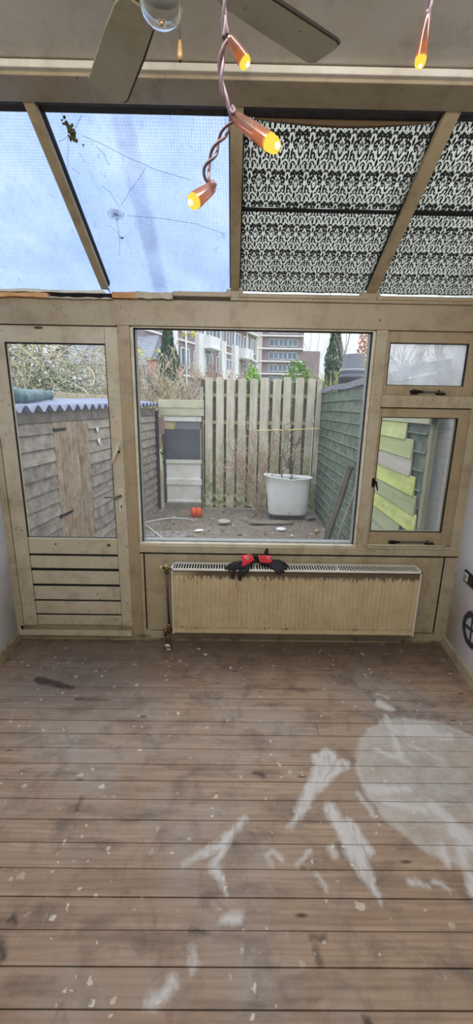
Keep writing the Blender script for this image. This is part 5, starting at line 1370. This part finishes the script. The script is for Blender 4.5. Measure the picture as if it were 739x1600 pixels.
# ---- black bucket on the neighbour's low roof
mb = MB(); mb.box((1.54, 5.3, -.28), (3.2, 7.6, 1.93)); tag(obj('neighbour_shed', mb, M['shed_dark'], bevel=.01), 'low dark shed hidden behind the green fence', 'shed')
bk = empty('black_bucket', (1.69, 6.15, 1.93), 'upturned black plastic bucket on a stack of dark trays above the green fence', 'bucket')
M['bkt'] = plain('black_bucket_plastic', (72,74,84), .5, 0, .12)
TB = Matrix.Rotation(math.radians(4), 3, 'Y')
mb = MB(); mb.lathe([(.188, 2.12), (.195, 2.125), (.195, 2.15), (.182, 2.155), (.175, 2.19), (.182, 2.20), (.180, 2.215), (.170, 2.22), (.125, 2.44), (.120, 2.445), (0, 2.445)], (1.69, 6.15, 0), 32); obj('bucket_body', mb, M['bkt'], bk)
mb = MB()
for k in range(3): zz = 1.93+k*.062; mb.lathe([(.17+.012*k, zz), (.200-.004*k, zz+.045), (.208-.005*k, zz+.050), (.208-.005*k, zz+.060), (0, zz+.060)], (1.69+.012*(k % 2), 6.15, 0), 30)
obj('tray_stack', mb, plain('dark_tray', (44,44,48), .6), bk)
mb = MB(); mb.tube([(1.69+.183*math.cos(a), 6.15+.183*math.sin(a), 2.235) for a in [2*PI*i/40 for i in range(41)]], .0045, 5); obj('white_wire', mb, M['cordw'], bk)

# ================================================================== HOUSES
M['rbrick'] = brick('red_brick_far', (128,108,112), (114,98,104), (138,130,134), 2.2, axis='XZ', bmp=.2)  # distance haze put into the brick colour, pale and bluish
M['rbrick2'] = brick('pink_brick', (168,112,104), (156,100,92), (180,150,142), 1.6, axis='XZ', bmp=.2)
M['wframe'] = plain('white_window_frame', (214,218,222), .5, 0, .04)
M['wglass'] = plain('dark_house_glass', (96,108,124), .15, 0, .2, .6)
M['tile'] = plain('grey_slate_roof', (118,122,132), .8, 0, .15, 3)
M['conc'] = plain('beige_render', (170,166,158), .85, 0, .08, 1)
def facade(e, S, E, wins, wall_top, base=-.28, depth=6, wallmat=None, bands=()):
    S = Vector((S[0], S[1], 0)); E = Vector((E[0], E[1], 0)); d = (E-S).normalized(); nrm = Vector((d.y, -d.x, 0)); L = (E-S).length
    mb = MB(); mb.prism([S+Vector((0, 0, base)), E+Vector((0, 0, base)), E+Vector((0, 0, wall_top)), S+Vector((0, 0, wall_top))], -nrm*depth); obj('wall', mb, wallmat, e)
    for (t, z, w, h) in wins:
        c = S+d*(L*t)+Vector((0, 0, z)); mb = MB(); f = .09
        for (a0, a1, b0, b1) in ((-w/2, w/2, -h/2, -h/2+f), (-w/2, w/2, h/2-f, h/2), (-w/2, -w/2+f, -h/2, h/2), (w/2-f, w/2, -h/2, h/2), (-f/2, f/2, -h/2, h/2)):
            mb.prism([c+d*a0+Vector((0, 0, b0)), c+d*a1+Vector((0, 0, b0)), c+d*a1+Vector((0, 0, b1)), c+d*a0+Vector((0, 0, b1))], nrm*.10)
        o = obj('window', mb, M['wframe'], e)
        mb = MB(); mb.prism([c+d*(-w/2)+Vector((0, 0, -h/2)), c+d*(w/2)+Vector((0, 0, -h/2)), c+d*(w/2)+Vector((0, 0, h/2)), c+d*(-w/2)+Vector((0, 0, h/2))], nrm*.03); obj('pane', mb, M['wglass'], o)
    for (z, h, o_) in bands:
        mb = MB(); mb.prism([S+Vector((0, 0, z))+nrm*o_*.0, E+Vector((0, 0, z)), E+Vector((0, 0, z+h)), S+Vector((0, 0, z+h))], nrm*o_); obj('band', mb, M['wframe'], e)
    return S, d, nrm, L
te = empty('terrace_house', (-2.2, 44, -.28), 'long red brick terrace with white trims receding behind the fence', 'house')
wins = [(.05+.1*i, z, 1.5, 1.7) for i in range(10) for z in (5.9, 8.9)]
S, d, nm, L = facade(te, (-7, 33.7), (2.6, 55), wins, 10.3, depth=9, wallmat=M['rbrick'], bands=((10.2, .35, .45), (7.25, .16, .12), (4.3, .16, .12)))
for k in range(7):
    c = S+d*(L*(.10+k*.15)); mb = MB(); mb.tube([c+nm*.18+Vector((0, 0, -.28)), c+nm*.18+Vector((0, 0, 10.2))], .09, 6); obj('downpipe', mb, M['wframe'], te)
for (t, z) in ((.80, 7.2), (.42, 7.2), (.62, 4.5)):
    c = S+d*(L*t); mb = MB(); mb.prism([c-d*1.1+Vector((0, 0, z)), c+d*1.1+Vector((0, 0, z)), c+d*1.1+Vector((0, 0, z+1.0)), c-d*1.1+Vector((0, 0, z+1.0))], nm*1.1); mb.prism([c-d*1.2+Vector((0, 0, z-.15)), c+d*1.2+Vector((0, 0, z-.15)), c+d*1.2+Vector((0, 0, z)), c-d*1.2+Vector((0, 0, z))], nm*1.25); obj('balcony', mb, M['wframe'], te)
for t in (.15, .35, .56, .70):
    c = S+d*(L*t); mb = MB(); mb.prism([c-d*.5+Vector((0, 0, 4.3)), c+d*.5+Vector((0, 0, 4.3)), c+d*.5+Vector((0, 0, 8.3)), c-d*.5+Vector((0, 0, 8.3))], nm*.5); obj('white_bay', mb, M['wframe'], te)
mb = MB(); A = S-d*.3+nm*.5+Vector((0, 0, 10.5)); B = S+d*(L+.3)+nm*.5+Vector((0, 0, 10.5)); mb.add([A, B, B-nm*5+Vector((0, 0, 3.4)), A-nm*5+Vector((0, 0, 3.4)), B-nm*10, A-nm*10], [(0, 1, 2, 3), (3, 2, 4, 5), (0, 3, 5), (1, 4, 2), (0, 5, 4, 1)]); obj('roof', mb, M['tile'], te)
ap = empty('apartment_block', (9, 100, -.28), 'five-storey red brick apartment block closing the far view', 'building')
wins = [(t, z, 2.4, 1.6) for z in (7.9, 10.6, 13.3, 16.1, 18.9) for t in (.30, .52, .74)]
facade(ap, (6.0, 100), (15.6, 100), wins, 21.5, depth=10, wallmat=M['rbrick'], bands=tuple((z, .28, .9) for z in (9.1, 11.85, 14.6, 17.35, 20.1)))
mb = MB(); mb.box((2.6, 99.2, -.28), (6.1, 108, 21.5)); obj('stair_tower', mb, M['conc'], ap)
for z in (9.1, 11.85, 14.6, 17.35, 20.1): mb = MB(); mb.box((2.6, 99.0, z), (6.2, 99.2, z+.25)); obj('band', mb, M['wframe'], ap)
mb = MB(); mb.box((15.6, 100, -.28), (19.6, 109, 14.4)); obj('lower_wing', mb, M['rbrick'], ap)
mb = MB(); mb.box((2.4, 98.9, 21.5), (15.8, 110, 22.0)); obj('roof_slab', mb, M['tile'], ap)
hb = empty('brick_outbuilding', (-4.3, 22, -.28), 'small pink-red brick building left of the dark conifer', 'house')
a = atY(229, 562, 22); b = atY(259, 562, 22)
mb = MB(); mb.box((a.x, 22, -.28), (b.x+.35, 26, a.z)); obj('wall', mb, M['rbrick2'], hb)
mb = MB(); mb.box((a.x-.1, 21.9, a.z), (b.x+.45, 26.1, a.z+.10)); obj('roof_slab', mb, M['tile'], hb)
gh = empty('grey_house', (-9.5, 30, -.28), 'grey rendered gabled house beyond the left edge of the picture window', 'house')
b = atY(228, 533, 30); mb = MB(); mb.box((b.x-6, 30, -.28), (b.x, 38, b.z-1.6)); obj('wall', mb, plain('pale_render', (196,200,204), .85, 0, .05, 1), gh)
mb = MB(); z0 = b.z-1.6; mb.add([(b.x-6.2, 29.7, z0), (b.x+.2, 29.7, z0), (b.x+.2, 38.3, z0), (b.x-6.2, 38.3, z0), (b.x-6.2, 34, b.z+1), (b.x+.2, 34, b.z+1)], [(0, 1, 5, 4), (2, 3, 4, 5), (0, 4, 3), (1, 2, 5), (3, 2, 1, 0)]); obj('roof', mb, M['tile'], gh)

# ================================================================== LIGHT
w = bpy.data.worlds.new('overcast_sky'); SC.world = w; w.use_nodes = True; nt = w.node_tree; nt.nodes.clear()
out = nt.nodes.new('ShaderNodeOutputWorld'); bg = nt.nodes.new('ShaderNodeBackground'); tc = nt.nodes.new('ShaderNodeTexCoord')
sp = nt.nodes.new('ShaderNodeSeparateXYZ'); mr = nt.nodes.new('ShaderNodeMapRange'); mx = nt.nodes.new('ShaderNodeMix'); mx.data_type = 'RGBA'
nt.links.new(tc.outputs['Generated'], sp.inputs[0]); nt.links.new(sp.outputs[2], mr.inputs[0]); mr.inputs[1].default_value = 0; mr.inputs[2].default_value = .6
nt.links.new(mr.outputs[0], mx.inputs[0]); mx.inputs[6].default_value = (.90, .94, 1.0, 1); mx.inputs[7].default_value = (.86, .92, 1.0, 1)
st = nt.nodes.new('ShaderNodeMapRange')   # overcast sky: zenith about three times as bright as the horizon
nt.links.new(sp.outputs[2], st.inputs[0]); st.inputs[1].default_value = 0; st.inputs[2].default_value = 1; st.inputs[3].default_value = .95; st.inputs[4].default_value = 3.5
nt.links.new(mx.outputs[2], bg.inputs[0]); nt.links.new(st.outputs[0], bg.inputs[1]); nt.links.new(bg.outputs[0], out.inputs[0])
# added area light with no lamp seen there, to brighten the front wall
al = bpy.data.lights.new('added_area_fill', 'AREA'); al.shape = 'RECTANGLE'; al.size = 2.2; al.size_y = .18; al.energy = 46; al.color = (1.0, .98, .96)
ao = bpy.data.objects.new('added_area_fill', al); ao.location = (0, -.10, 2.765); ao.rotation_euler = (math.radians(62), 0, 0); COL.objects.link(ao)

# ================================================================== CAMERA
cd = bpy.data.cameras.new('camera'); co = bpy.data.objects.new('camera', cd); COL.objects.link(co)
cd.sensor_fit = 'VERTICAL'; cd.sensor_height = 32; cd.lens = F/1600*32; cd.clip_start = .01; cd.clip_end = 500
co.matrix_world = Matrix(((RT.x, UP.x, -_fw.x, 0), (RT.y, UP.y, -_fw.y, 0), (RT.z, UP.z, -_fw.z, EYE), (0, 0, 0, 1)))
SC.camera = co
vs_ = SC.view_settings; vs_.view_transform = 'Standard'; vs_.look = 'None'; vs_.exposure = 0.0; vs_.gamma = 1.0; vs_.use_curve_mapping = False
SC.cycles.max_bounces = 10; SC.cycles.transparent_max_bounces = 24; SC.cycles.use_denoising = True
SC.cycles.diffuse_bounces = 6
